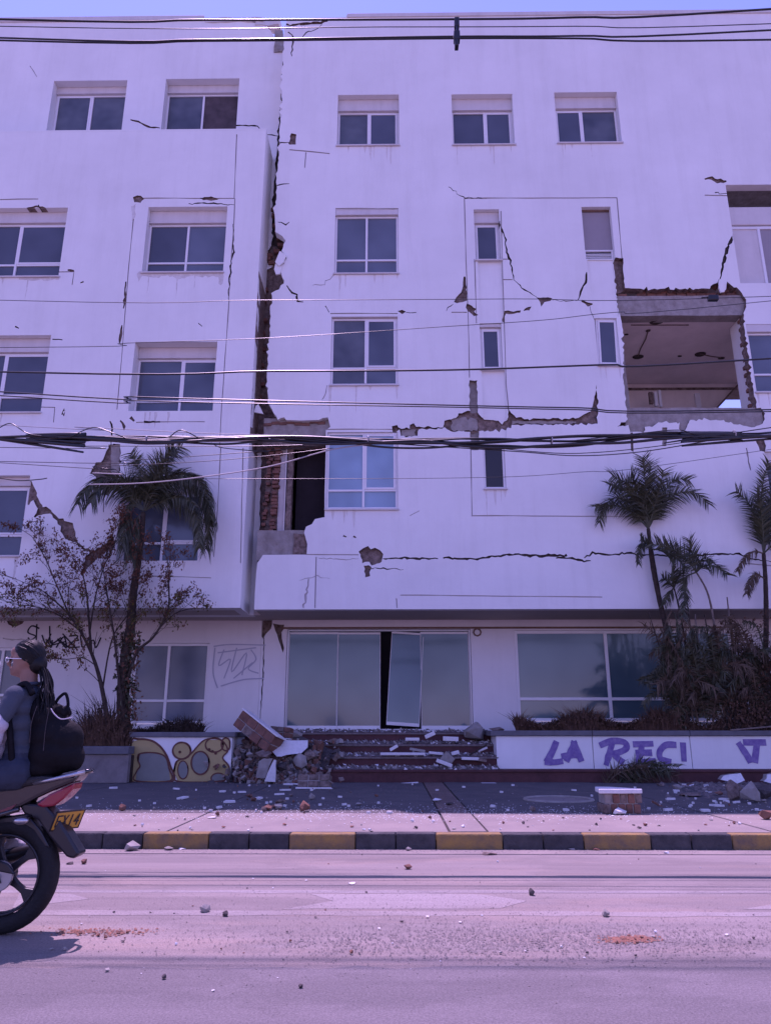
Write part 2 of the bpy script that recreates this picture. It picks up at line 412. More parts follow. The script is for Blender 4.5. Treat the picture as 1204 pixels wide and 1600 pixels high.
# pavement slabs
pave = empty('pavement', (0, KERB_Y, 0), kind='structure')
tag(MB().box((-60, KERB_Y+.17, -.1), (60, YG+3, PZ-.03)).build('pavement_base', M['stone_dark'], pave), None)
xb0 = gr(688, 1273, PZ).x; xb1 = gr(738, 1273, PZ).x
cuts = [xb0, xb1]; x = xb1
while x < 14: x += 2.9; cuts.append(x)
x = xb0; left = []
while x > -14: x -= 2.9; left.append(x)
cuts = left[::-1]+cuts
for i in range(len(cuts)-1):
    a, c = cuts[i], cuts[i+1]; brown = abs(a-xb0) < 1e-6
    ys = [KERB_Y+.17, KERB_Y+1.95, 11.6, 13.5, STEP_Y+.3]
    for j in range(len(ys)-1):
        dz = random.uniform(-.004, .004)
        MB().box((a+.012, ys[j]+.010, PZ-.08), (c-.012, ys[j+1]-.010, PZ+dz)).build('paving_slab', M['pavement' if j == 0 else ('pavement_brown' if brown else 'pavement_shaded')], pave, bevel=.008, loc=Vector((a, ys[j], PZ)))
# far paving beyond the slabs that can be told apart
for s in (-1, 1):
    lo, hi = (cuts[-1]+.01, 60) if s > 0 else (-60, cuts[0]-.01)
    MB().box((lo, KERB_Y+.18, PZ-.08), (hi, STEP_Y+.3, PZ)).build('paving_slab', M['pavement'], pave)
# round cover in the pavement
c = gr(872, 1250, PZ); rr = (gr(925, 1250, PZ)-gr(820, 1250, PZ)).length/2
cov = tag(MB().tube([(c.x+rr*math.cos(t*math.pi/24), c.y+rr*math.sin(t*math.pi/24), PZ+.008) for t in range(48)], .022, 6, closed=True).build('manhole_ring', M['concrete'], None, loc=c), 'pale round manhole ring set in the shaded pavement', 'manhole')
MB().tube([c+Vector((0, 0, -.02)), c+Vector((0, 0, .002))], rr*.97, 32).build('cover', M['pavement'], cov)

# ================================================================== STEPS
st = empty('entrance_steps', (0, STEP_Y, PZ), 'dark red entrance steps strewn with rubble below the glass doors', 'steps')
RZ = .235; sx0 = xz(330, 1200, 15.7)[0]; sx1 = at(778, 1180, 16.2).x
MB().box((at(364, 1210, STEP_Y).x, STEP_Y, PZ-.02), (60, STEP_Y+.5, PZ+RZ)).build('step', M['step_red'], st, bevel=.012, loc=Vector((0, STEP_Y, PZ)))
for k in (1, 2, 3):
    y = STEP_Y+.45*k
    MB().box((sx0, y, PZ+RZ*k-.02), (sx1, y+(.5 if k < 3 else 1.3), PZ+RZ*(k+1))).build('step', M['step_red'], st, bevel=.012, loc=Vector((sx0, y, PZ)))
for k in range(4):       # projecting nosings
    y = STEP_Y+.45*k
    MB().box((sx0 if k else at(364, 1210, STEP_Y).x, y-.03, PZ+RZ*(k+1)-.045), (sx1 if k else 14, y-.001, PZ+RZ*(k+1)-.004)).build('nosing', M['dust' if k else 'step_red'], st, bevel=.008, loc=Vector((sx0, y, PZ)))

# ================================================================== RIGHT WING
RW = empty('apartment_building', (2, YR, 0), 'tall white building with collapsed wall bay and glass entrance', 'building')
def rp(pts, amp=0, step=10, seed=0): return pz(pts, YR, amp, step, seed)
def U(y): return YR
redge = [(449, 200), (447, 30), (441, 85), (440, 140), (437, 200), (435, 235), (437, 237), (434, 262), (431, 300), (429, 340), (430, 362), (437, 366), (446, 376), (440, 392), (448, 404), (436, 420), (444, 438), (436, 452), (424, 458), (422, 500), (420, 535), (418, 560), (417, 590), (418, 628), (425, 640), (432, 650), (434, 656), (444, 652), (447, 656),
         (470, 657), (498, 656), (504, 653), (512, 652), (516, 667), (509, 672), (509, 700), (508, 740), (507, 770), (507, 808), (492, 811), (487, 819), (478, 823), (475, 832), (480, 850), (479, 866), (411, 867), (402, 880), (400, 900), (398, 930), (397, 952)]
redge = redge[1:]
jl = jag(redge[:27], 1.3, 5, 3, closed=False)
outl_px = jl+redge[27:-7]+redge[-7:]
zbot = at(600, 952, YR).z
out = [xz(x, y, YR) for x, y in outl_px]
out[-1] = (out[-1][0], zbot)
xr = 16.0
ztop1 = at(500, 27, YR).z; ztop2 = at(800, 21, YR).z
xs_ = at(541, 25, YR).x
out += [(xr, zbot), (xr, ztop2)]
out += jag([(xr, ztop2), (xs_, ztop2)], .012, .8, 4, closed=False)[1:]
out += [(xs_-.01, ztop1), (at(478, 28, YR).x, ztop1-.02), (at(470, 30, YR).x, ztop1-.07), (at(459, 31, YR).x, ztop1-.1)]
Z = []
def zr(px, d, m, amp=0, step=10, seed=0): Z.append((rp(px, amp*1.7, min(step, 4.2), seed), d, m))
def ck(pts, w, seed, d=.05, m=2, amp=1.3): Z.append((pz(crackpoly(pts, w, seed, amp), YR), d, m))
# panel joints (thin grooves)
for l in ([(725, 310), (963, 309)], [(725, 310), (727, 380), (731, 500), (733, 590)], [(963, 309), (971, 404)], [(736, 806), (1000, 807)], [(735, 700), (737, 806)], [(510, 671), (620, 671)],
          [(516, 490), (621, 490)], [(741, 405), (744, 505)], [(782, 330), (787, 500), (790, 600), (796, 660)], [(782, 405), (797, 405)], [(784, 437), (800, 437)], [(705, 488), (729, 488)],
          [(625, 930), (940, 933)], [(620, 676), (621, 700)], [(1160, 880), (1204, 884)], [(1100, 305), (1142, 306)], [(478, 238), (476, 262)], [(452, 234), (515, 240)],
          [(524, 326), (622, 326)], [(619, 935), (620, 950)], [(494, 870), (492, 950)], [(400, 866), (560, 867)]):
    Z.append((pz(crackpoly(l, [1.5]*len(l), 5, 0.15, 30), YR), .025, 4))
# recessed strips below the narrow windows
zr([(746, 407), (783, 407), (786, 503), (750, 503)], .05, 0)
zr([(752, 579), (788, 579), (791, 640), (791, 688), (756, 688)], .05, 0)
zr([(917, 406), (957, 406), (966, 495), (928, 495)], .03, 0)
# cracks
ck([(780, 345), (785, 360), (790, 385), (796, 407), (802, 437)], 2.6, 11)
ck([(802, 437), (815, 450), (828, 458), (840, 467)], 1.8, 12)
zr([(838, 465), (862, 466), (860, 470), (850, 472), (845, 479), (843, 472)], .06, 1, .5, 5, 1)
zr([(823, 480), (830, 479), (826, 485), (817, 486)], .05, 1, .4, 4, 2)
zr([(788, 486), (813, 485), (812, 489), (790, 490), (788, 503), (785, 503), (786, 490)], .05, 1, .5, 5, 3)
ck([(862, 469), (885, 470), (901, 470)], 1.4, 13, .03)
ck([(916, 425), (915, 442), (908, 450), (902, 469)], 3.4, 14)
ck([(908, 470), (913, 473), (918, 476), (925, 475)], 5, 15, .05, 1)
ck([(921, 478), (925, 492), (928, 500)], 1.2, 16, .03)
ck([(1148, 352), (1145, 368), (1135, 390), (1128, 412), (1124, 436)], 4.2, 17)
ck([(1100, 280), (1112, 278), (1120, 284), (1134, 283)], 6, 18, .05, 1)
ck([(1116, 301), (1135, 302)], 1.5, 19, .03)
ck([(700, 292), (727, 309), (760, 309)], 1.3, 20, .03)
ck([(434, 347), (446, 350), (452, 347)], 2, 21)
ck([(432, 290), (445, 286), (452, 287)], 2, 22)
zr([(437, 222), (452, 222), (455, 208), (463, 210), (462, 226), (452, 226), (450, 223), (437, 224)], .06, 1, .4, 5, 4)
ck([(450, 50), (459, 60), (456, 72), (456, 88)], 3, 23, .06, 1)
ck([(444, 38), (462, 40), (480, 36), (500, 36), (512, 33)], 3.5, 24, .06, 1)
ck([(504, 36), (496, 45), (478, 52), (465, 62)], 1.5, 25, .03)
ck([(448, 446), (455, 457), (463, 460), (466, 470), (474, 472)], 2.5, 26)
ck([(508, 478), (514, 488)], 1.5, 27, .03)
zr([(621, 486), (628, 484), (634, 487), (628, 491)], .05, 1, .4, 4, 5)
ck([(634, 488), (650, 488)], 1.6, 28, .03)
ck([(511, 602), (510, 612), (503, 625)], 1.5, 29, .02, 4)
ck([(524, 427), (515, 436), (505, 445), (488, 446)], 1.0, 30, .02, 4)
zr([(724, 432), (727, 432), (729, 470), (722, 472), (709, 472), (712, 465), (720, 457), (723, 447)], .07, 1, .6, 5, 6)
zr([(729, 474), (744, 482), (740, 487), (747, 492), (740, 494), (730, 486)], .07, 1, .6, 5, 7)
ck([(708, 475), (699, 480), (697, 486)], 1.6, 31, .03)
# column damage and the long horizontal rubble joint
zr([(733, 594), (745, 594), (746, 640), (748, 660), (747, 703), (735, 703), (733, 650)], .10, 3, .5, 6, 8)
zr([(612, 666), (620, 664), (622, 668), (640, 670), (640, 664), (646, 661), (650, 667), (692, 668), (694, 657), (708, 656), (716, 646), (730, 642), (745, 642), (752, 652), (775, 656), (797, 660), (798, 669), (770, 672), (730, 675), (705, 674), (698, 671), (654, 671), (652, 681), (626, 681), (624, 671), (615, 678)], .09, 1, .8, 6, 9)
zr([(705, 655), (728, 650), (745, 655), (745, 672), (722, 674), (705, 670)], .05, 3, .8, 6, 10)
zr([(627, 671), (650, 670), (650, 680), (628, 680)], .05, 3, .5, 6, 10)
zr([(793, 634), (798, 645), (806, 653), (850, 654), (898, 654), (910, 648), (922, 643), (928, 620), (931, 601), (934, 630), (933, 662), (880, 663), (800, 664), (793, 664)], .09, 1, .7, 6, 11)
zr([(800, 656), (900, 657), (900, 661), (800, 662)], .05, 3, .5, 8, 11)
zr([(938, 664), (944, 668)], .05, 1) if False else None
zr([(738, 612), (745, 600)], .05, 1) if False else None
zr([(560, 862), (575, 853), (590, 858), (599, 866), (596, 878), (580, 884), (566, 880), (563, 870)], .08, 1, 1.2, 5, 12)
zr([(568, 884), (580, 886), (578, 900), (570, 902), (569, 893)], .06, 1, .7, 4, 13)
ck([(598, 873), (640, 872), (684, 873)], 3.4, 32)
ck([(692, 872), (740, 873), (800, 866), (860, 869), (885, 867)], [2.6, 3, 3.4, 4, 4.5], 33)
ck([(868, 872), (890, 872), (912, 877), (922, 876)], 3.2, 34)
ck([(912, 872), (925, 864), (950, 867), (975, 865), (995, 866), (1040, 868), (1100, 867), (1150, 864), (1170, 872), (1204, 878)], 2.8, 35)
ck([(575, 889), (600, 888), (630, 890)], 1.6, 36)
ck([(536, 837), (541, 839)], 2.5, 37, .04, 1); ck([(552, 838), (556, 840)], 2.8, 38, .04, 1)
ck([(468, 907), (492, 900), (515, 904)], 1.2, 39, .02, 4)
ck([(482, 905), (478, 930), (474, 950)], 4, 40, .02, 4)
ck([(497, 872), (530, 874), (560, 873)], 1.2, 41, .02, 4)
ck([(1165, 700), (1168, 720), (1172, 735)], 3, 42, .03, 4)
zr([(984, 676), (988, 676), (989, 706), (985, 704)], .04, 1)
zr([(1062, 656), (1078, 652), (1070, 672), (1064, 674), (1060, 670)], .05, 1, .5, 5, 14)
zr([(1034, 668), (1042, 668), (1040, 697), (1034, 697)], .04, 3, .5, 5, 14)
ck([(640, 806), (655, 798)], 1.2, 45, .02, 4)
zr([(1180, 688), (1192, 686), (1195, 700), (1194, 706), (1186, 704)], .06, 1, .5, 4, 15)
# collapsed bay
zr([(957, 403), (973, 403), (974, 430), (976, 452), (966, 492)], .14, 1, .5, 6, 16)
hole2 = [(964, 455), (975, 450), (1000, 451), (1060, 452), (1108, 451), (1113, 444), (1120, 442), (1122, 436), (1126, 442), (1125, 455), (1131, 455), (1135, 440), (1142, 446), (1150, 449), (1158, 458), (1165, 468), (1165, 480), (1161, 489), (1163, 520), (1170, 570), (1178, 620), (1181, 638), (1190, 641), (1193, 650), (1190, 662), (1178, 667), (1160, 665), (1132, 659), (1130, 656), (1078, 656), (1074, 660), (1045, 661), (1040, 658), (1028, 660), (1018, 667), (1006, 667), (1004, 676), (984, 675), (981, 664), (963, 667), (980, 655), (979, 644), (976, 628), (975, 610), (972, 590), (974, 560), (972, 520), (969, 495), (966, 470)]
zr(hole2, None, 1, .7, 8, 17)
# window openings
W = {}
def wo(key, x0, y0, x1, y1): W[key] = rect(x0, y0, x1, y1, YR); Z.append((rpoly(W[key]), None, 0))
wo('a5', 527, 148, 623, 227); wo('b5', 706, 147, 802, 226); wo('c5', 868, 144, 967, 223)
wo('a4', 523, 327, 622, 427); wo('a3', 517, 494, 621, 601); wo('a2', 510, 675, 621, 795)
wo('n4', 741, 327, 781, 406); wo('n3', 750, 505, 784, 577); wo('n2', 755, 696, 789, 763)
wo('p4', 911, 323, 957, 405); wo('p3', 931, 497, 966, 571)
wo('r5', 1144, 288, 1330, 442); wo('r3', 1172, 506, 1330, 612); wo('r2', 1200, 705, 1330, 800)
def drips(Yf, seed):
    rnd = random.Random(seed); D = []
    for r in W.values():
        for k in range(rnd.randint(3, 7)):
            x = rnd.uniform(r[0], r[2]); w_ = rnd.uniform(.012, .045); L_ = rnd.uniform(.12, .75); z = r[1]-.03
            D.append((jag([(x-w_, z), (x+w_, z), (x+w_*.5, z-L_*.6), (x, z-L_), (x-w_*.5, z-L_*.6)], .006, .08, seed+k), .002, 5))
    return D
relief('wall', YR, out, drips(YR, 11)+Z, [M['plaster'], M['rubble'], M['crack'], M['concrete'], M['groove'], M['stain_light']], .24, RW)
# back of the facade so it has depth, soffit slab, roof slab, side wall
pw = 'pane_dark'
window(RW, W['a5'], YR, .22, .40, 0, ('pane_mid', 'pane_dark'), .5, (1,))
window(RW, W['b5'], YR, .22, .40, 0, ('pane_dark',)*2, .54, (1,))
window(RW, W['c5'], YR, .22, .40, 0, ('pane_dark', 'pane_mid'), .44, (0,))
window(RW, W['a4'], YR, .06, .18, .24, ('pane_blue',)*2, .5)
window(RW, W['a3'], YR, .05, .04, .25, ('pane_mid', 'pane_deep'), .52, (1,))
window(RW, W['a2'], YR, .05, .0, .24, ('pane_frost',)*2, .52, (1,), label='window with pale blue frosted panes')
window(RW, W['n4'], YR, .17, .34, 0, ('pane_dark',), sash=(0,)); window(RW, W['n3'], YR, .08, .10, 0, ('pane_dark',), sash=(0,)); window(RW, W['n2'], YR, .06, .0, 0, ('pane_black',))
f = window(RW, W['p3'], YR, .05, .0, 0, ('pane_dark',), sash=(0,))
f.rotation_euler = (0, R(1.5), 0)
# panel and louvred vent in the upper right narrow opening
X0_, Z0_, X1_, Z1_ = W['p4']; zv = at(934, 386, YR).z
f = MB(); y = YR+.12
for q in (((X0_+.005, y, Z0_+.005), (X0_+.05, y+.05, zv)), ((X1_-.05, y, Z0_+.005), (X1_-.005, y+.05, zv)), ((X0_+.05, y, Z0_+.005), (X1_-.05, y+.05, Z0_+.045)), ((X0_+.05, y, zv-.04), (X1_-.05, y+.05, zv))): f.box(*q)
vent = f.build('vent', M['frame'], RW, bevel=.005, loc=Vector((X0_, y, Z0_)))
for k in range(5):
    zz = Z0_+.075+k*(zv-Z0_-.15)/4.6
    MB().box((X0_+.05, 0, -.02), (X1_-.05, .012, .025), rot=Matrix.Rotation(R(-35), 3, 'X'), org=(0, y+.03, zz)).build('louvre', M['frame'], vent, loc=Vector((X0_, y, zz)))
MB().box((X0_+.05, y+.055, Z0_+.04), (X1_-.05, y+.06, zv-.04)).build('backing', M['pane_black'], vent, loc=Vector((X0_, y, Z0_)))
MB().box((X0_+.005, y+.03, zv+.004), (X1_-.005, y+.05, Z1_-.06)).build('infill_panel', M['panel_grey'], RW, loc=Vector((X0_, y, zv)))
MB().box((X0_+.005, y+.0, Z1_-.055), (X1_-.005, y+.08, Z1_-.005)).build('lintel_strip', M['rust'], RW, loc=Vector((X0_, y, Z1_)))
# right edge openings
X0_, Z0_, X1_, Z1_ = W['r5']; zz = at(1160, 345, YR).z
q = MB(); q.box((X0_+.005, YR+.16, zz), (X1_-.1, YR+.24, zz+.55)); q.build('shutter_box', M['shutter'], RW, bevel=.02)
fr = MB().box((X0_+.02, YR+.2, Z0_+.01), (X0_+.10, YR+.28, zz-.02)).box((X0_+.1, YR+.2, zz-.10), (X1_-.1, YR+.28, zz-.02)).box((X0_+.75, YR+.2, Z0_+.01), (X0_+.82, YR+.28, zz-.1)).build('window', M['frame'], RW, bevel=.006)
MB().box((X0_+.1, YR+.23, Z0_+.01), (X0_+.75, YR+.25, zz-.1)).build('infill_panel', M['shutter'], RW)
MB().box((X0_+.82, YR+.23, Z0_+.01), (X1_-.1, YR+.25, zz-.1)).build('infill_panel', M['panel_grey'], RW)
window(RW, W['r3'], YR, .06, .22, .3, ('pane_blue',)*2, .5)
window(RW, W['r2'], YR, .10, .3, .3, ('pane_dark',)*2, .5)

# ---- collapsed bay: beams, room, column, brick edge
def bx_px(name, x0, y0, x1, y1, Y0, Y1, m, parent, jz=0, bev=.01):
    a = at(x0, (y0+y1)/2, Y0); c = at(x1, (y0+y1)/2, Y0); t = at((x0+x1)/2, y0, Y0).z; bt = at((x0+x1)/2, y1, Y0).z
    return MB().box((a.x, Y0, bt), (c.x, Y1, t)).build(name, M[m], parent, bevel=bev, loc=Vector((a.x, Y0, bt)))
def rough_box(name, a, c, m, parent, amp=.02, step=.14, seed=0):
    """a broken concrete member: a gridded box with knocked corners"""
    rnd = random.Random(seed); bm = bmesh.new(); bmesh.ops.create_cube(bm, size=1)
    S = [c[i]-a[i] for i in range(3)]
    for v in bm.verts: v.co = Vector(a)+Vector(((v.co.x+.5)*S[0], (v.co.y+.5)*S[1], (v.co.z+.5)*S[2]))
    for ax in range(3):
        n = int(S[ax]/step)
        for k in range(1, n):
            p = Vector(a); p[ax] += S[ax]*k/n; no = Vector((0, 0, 0)); no[ax] = 1
            bmesh.ops.bisect_plane(bm, geom=bm.verts[:]+bm.edges[:]+bm.faces[:], plane_co=p, plane_no=no)
    for v in bm.verts:
        q = v.co*3.1+Vector((seed, 0, 0)); v.co += noise.noise_vector(q)*amp*2+noise.noise_vector(q*4)*amp
    me = bpy.data.meshes.new(name); 
    for v in bm.verts: v.co -= Vector(a)
    bm.to_mesh(me); bm.free(); me.materials.append(M[m])
    return link(name, me, parent, Vector(a))
zc = at(1060, 492, YR+.1).z                      # ceiling height of the open room
xa, xb_ = at(966, 470, YR).x, at(1166, 480, YR).x
rough_box('beam', (xa-.15, YR+.10, zc-.02), (xb_+.03, YR+.42, at(1060, 462, YR+.1).z), 'concrete', RW, .008, .2, 1)
zb1 = at(1080, 636, YR).z; zb0 = at(1080, 668, YR).z
rough_box('beam', (at(983, 650, YR).x-.1, YR+.05, zb0-.1), (at(1191, 650, YR).x+.02, YR+.40, zb1), 'concrete', RW, .012, .18, 2)
# bricks above the beam and down the right edge
bm_ = MB().box((-.118, -.055, -.045), (.118, .055, .045)).build('brick', M['brick'], RW, bevel=.006, loc=Vector((0, 0, 0))); bmesh_brick = bm_.data
bm_.location = Vector((xa+.15, YR+.2, at(1060, 456, YR).z))-Vector(wloc(RW)); first_brick = bm_
def brick(x, y, z, parent=RW, rz=0, sc=(1, 1, 1), tilt=0):
    o = first_brick.copy(); col.objects.link(o); o.parent = parent
    o.location = Vector((x, y, z))-Vector(wloc(parent)); o.rotation_euler = (R(random.uniform(-3, 3))+tilt, R(random.uniform(-3, 3)), rz+R(random.uniform(-6, 6))); o.scale = sc
    return o
z0 = at(1060, 461, YR+.1).z+.05; x = xa+.4
while x < xb_:
    for k in range(2):
        if random.random() < .85: brick(x+k*.1, YR+.22, z0+k*.1)
    x += .25
for k in range(24):
    py = 492+k*6.0; p = at(1161+(py-492)*.135, py, YR+.12)
    brick(p.x+.05+random.uniform(-.03, .03), YR+.18+.1*(k % 2), p.z, sc=(.75+.3*(k % 2), 1, .95))
for k in range(9):
    p = at(1118+k*5.5, 447+max(0, k-4)*4, YR+.14); brick(p.x, YR+.2, p.z+.0, rz=R(random.uniform(0, 90)), sc=(.7, 1, .9))
# white plaster shard hanging at the top right of the bay
q = [xz(x, y, YR-.04) for x, y in ((1122, 438), (1131, 440), (1131, 456), (1125, 457), (1122, 450))]
MB().prism(q, 'y', YR-.05, YR-.01).build('plaster_shard', M['plaster'], RW)
# room behind
YBK = 20.6
room = MB(); xl = at(975, 560, YR).x-.15; xR = 12.0
room.box((xl-.2, YR+.43, zc), (xR, YBK+.2, zc+.14))
room.build('ceiling', M['interior'], RW)
MB().box((xl-.2, YR+.43, zb1-.3), (xR, YBK+.2, zb1-.02)).build('floor_slab', M['concrete'], RW)
rough_box('column', (xl-.2, YR+.245, zb1), (xl+.24, YR+.7, zc-.03), 'concrete', RW, .01, .25, 3)
MB().box((xl-.35, YR+.72, zb1), (xl-.2, YBK, zc-.005)).build('wall', M['interior'], RW)
# back wall with a sloping break open to the sky
zk = zc-.005
bw = [(xl-.2, zb1), (at(1117, 640, YBK).x, at(1117, 640, YBK).z), (at(1158, 594, YBK).x, at(1158, 594, YBK).z), (at(1158, 594, YBK).x, zk), (xl-.2, zk)]
MB().prism(bw, 'y', YBK, YBK+.15).build('wall', M['interior'], RW)
zz = at(1060, 607, YBK-.02).z
MB().box((xl, YBK-.03, zz-.05), (at(1150, 606, YBK).x, YBK-.002, zz+.03)).build('cornice', M['rubble'], RW, bevel=.01)
a = at(1117, 640, YBK-.05); c = at(1158, 594, YBK-.05)
MB().tube([a+Vector((-.1, 0, -.1)), c+Vector((0, 0, -.02))], .03, 6).build('sloping_edge', M['rubble'], RW)
# white pier at the right end
p0 = at(1159, 560, YR+.26); 
MB().box((p0.x+.06, YR+.26, zb1), (p0.x+.17, YR+.80, zc-.004)).build('pier', M['plaster'], RW, bevel=.01)
# holes knocked through the ceiling plaster, hanging pipes and scraps in the room
for (px, py, rx, ry, s) in ((1024, 503, .17, .10, 1), (996, 557, .16, .12, 2), (1093, 553, .15, .13, 3), (1126, 559, .09, .06, 4), (1061, 556, .06, .04, 5), (1012, 516, .06, .06, 6), (978, 522, .05, .03, 7)):
    r_ = ray(px, py); t = (zc-EYE)/r_.z; c = Vector((r_.x*t, r_.y*t, zc))
    pl = jag([(c.x+rx*math.cos(t*math.pi/5), c.y+ry*math.sin(t*math.pi/5)) for t in range(10)], .02, .05, s)
    MB().prism(pl, 'z', zc-.022, zc-.003).build('broken_patch', M['crack'], RW)
for l in ([(1012, 516), (1008, 530), (1000, 545), (996, 557)], [(1093, 553), (1110, 557), (1126, 559)], [(985, 508), (1010, 508), (1075, 508)]):
    pts = []
    for px, py in l:
        r_ = ray(px, py); t = (zc-.015-EYE)/r_.z; pts.append(Vector((r_.x*t, r_.y*t, zc-.015)))
    MB().tube(pts, .016, 5).build('ceiling_cable', M['rubble'], RW)
for (x0, y0, x1, y1, m) in ((1022, 612, 1027, 634, 'frame'), (1029, 609, 1033, 635, 'frame'), (1014, 612, 1020, 630, 'rubble'), (1086, 614, 1094, 637, 'shutter')):
    bx_px('broken_pipe' if m == 'frame' else 'wall_scrap', x0, y0, x1, y1, YBK-.8, YBK-.7, m, RW)
# ---- opened corner at the second floor: beam, brick stack, plaster strips, dark room
YC = YR+.16
zt = at(460, 692, YC).z
rough_box('beam', (at(432, 670, YC).x-.3, YR+.13, zt), (at(509, 670, YC).x+.1, YR+.42, at(460, 654, YC).z), 'concrete', RW, .012, .18, 5)
MB().box((at(432, 670, YC).x-.3, YR+.10, zt-.09), (at(509, 670, YC).x+.1, YR+.40, zt-.005)).build('lintel', M['rubble'], RW)
zbk = at(460, 866, YC).z
za = at(440, 830, YC).z; zlo = at(460, 866, YR).z
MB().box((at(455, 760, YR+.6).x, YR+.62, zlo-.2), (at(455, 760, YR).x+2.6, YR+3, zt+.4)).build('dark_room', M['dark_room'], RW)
rough_box('masonry', (at(412, 760, YC).x, YR+.44, za), (at(440, 760, YC).x, YR+.6, zt), 'rubble', RW, .015, .13, 41)
rough_box('masonry', (at(402, 850, YC).x, YR+.10, zlo-.1), (at(480, 850, YC).x+.25, YR+.40, za), 'concrete', RW, .015, .16, 6)
rough_box('masonry', (at(459, 850, YC).x, YR+.07, zlo-.1), (at(481, 850, YC).x+.15, YR+.3, at(470, 836, YC).z), 'rubble', RW, .02, .12, 7)
def strip(name, xm, w, m, Y, seed, rough=True):
    """an upright member seen at pixel column xm"""
    p = at(xm, 760, Y)
    if rough: return rough_box(name, (p.x-w/2, Y, za-.05), (p.x+w/2, Y+.25, zt), m, RW, .012, .13, seed)
    return MB().box((p.x-w/2, Y, za-.05), (p.x+w/2, Y+.3, zt)).build(name, M[m], RW, bevel=.01)
strip('plaster_strip', 440, .15, 'shutter', YR+.42, 8, False)
strip('masonry', 452, .12, 'rubble', YR+.36, 9)
strip('plaster_strip', 445.5, .03, 'shutter', YR+.33, 10, False)
strip('backing', 459, .14, 'interior', YR+.62, 11, False)
z = za
k = 0
while z < zt-.02:
    py_x = 425-(z-za)*0.0
    p = at(427+(k % 2)*1.5+(z-za)*2.2, 760, YR+.3)
    if random.random() < .88: brick(p.x+random.uniform(-.02, .02), YR+.32+random.uniform(-.02, .05), z+.04, sc=(random.uniform(.45, .7), 1.2, .8))
    if random.random() < .8: brick(p.x-.19+random.uniform(-.03, .03), YR+.36+random.uniform(-.02, .06), z+.04, sc=(random.uniform(.35, .55), 1.2, .78))
    z += .085; k += 1
for k in range(8):
    p = at(418+k*12, 660+random.uniform(-2, 3), YR+.1); brick(p.x, YR+.16, p.z, sc=(.8, 1, .8))
# ---- slabs: soffit over the ground floor, roof, back
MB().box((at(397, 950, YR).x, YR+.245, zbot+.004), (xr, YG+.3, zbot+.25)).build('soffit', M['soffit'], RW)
MB().box((at(460, 30, YR).x, YR+.245, ztop1-.9), (xr, 27, ztop1-.65)).build('roof_slab', M['concrete'], RW)
for zf in (at(570, 640, YR).z, at(570, 465, YR).z, at(570, 270, YR).z):
    if zf > zc+.3 or zf < zb1-1: MB().box((at(560, 640, YR).x, YR+.245, zf-.1), (xr, YR+6, zf+.1)).build('floor_slab', M['concrete'], RW)
MB().box((at(450, 40, YR).x, YR+.1, ztop2+.0), (at(450, 40, YR).x+.1, YR+.2, ztop2+.001)) if False else None
cp = MB().box((xs_+.02, YR-.035, ztop2-.10), (xr, YR+.28, ztop2+.03)).build('coping', M['shutter'], RW, bevel=.01)
# ================================================================== GROUND FLOOR WALL (right wing)
g = lambda pts, amp=0, step=10, seed=0: pz(pts, YG, amp, step, seed)
xj = at(406, 1050, YG).x
zg0 = PZ; zg1 = zbot+.02
out = [(xj, zg0), (xr, zg0), (xr, zg1), (xj, zg1)]
Z = []
dX0, dZ0, dX1, dZ1 = rect(446, 983, 737, 1139, YG)
Z.append(([(dX0, dZ0), (dX1, dZ0), (dX1, dZ1), (dX0, dZ1)], None, 0))
wr = rect(806, 985, 1150, 1127, YG); Z.append((rpoly(wr), None, 0))
Z.append((g([(400, 950), (428, 953), (425, 975), (416, 990), (411, 998), (405, 980)], 1, 6, 50), .10, 1))
Z.append((g([(426, 974), (444, 976), (440, 988), (442, 1005), (444, 1028), (438, 1008), (433, 992)], .5, 6, 51), .10, 1))
Z.append((g(crackpoly([(412, 996), (411, 1060), (406, 1125)], 2, 52, .4)), .05, 2))
relief('ground_floor_wall', YG, out, Z, [M['plaster_ground'], M['rubble'], M['crack'], M['concrete'], M['groove']], .2, RW)
window(RW, wr, YG, .03, 0, .24, ('pane_door',)*2, .42, fw=.07, label='wide ground floor window behind dry plants')
# dark lintel line over doors
MB().box((at(446, 980, YG).x-.1, YG-.03, dZ1+.005), (at(1150, 980, YG).x, YG-.002, dZ1+.05)).build('lintel_strip', M['rust'], RW)
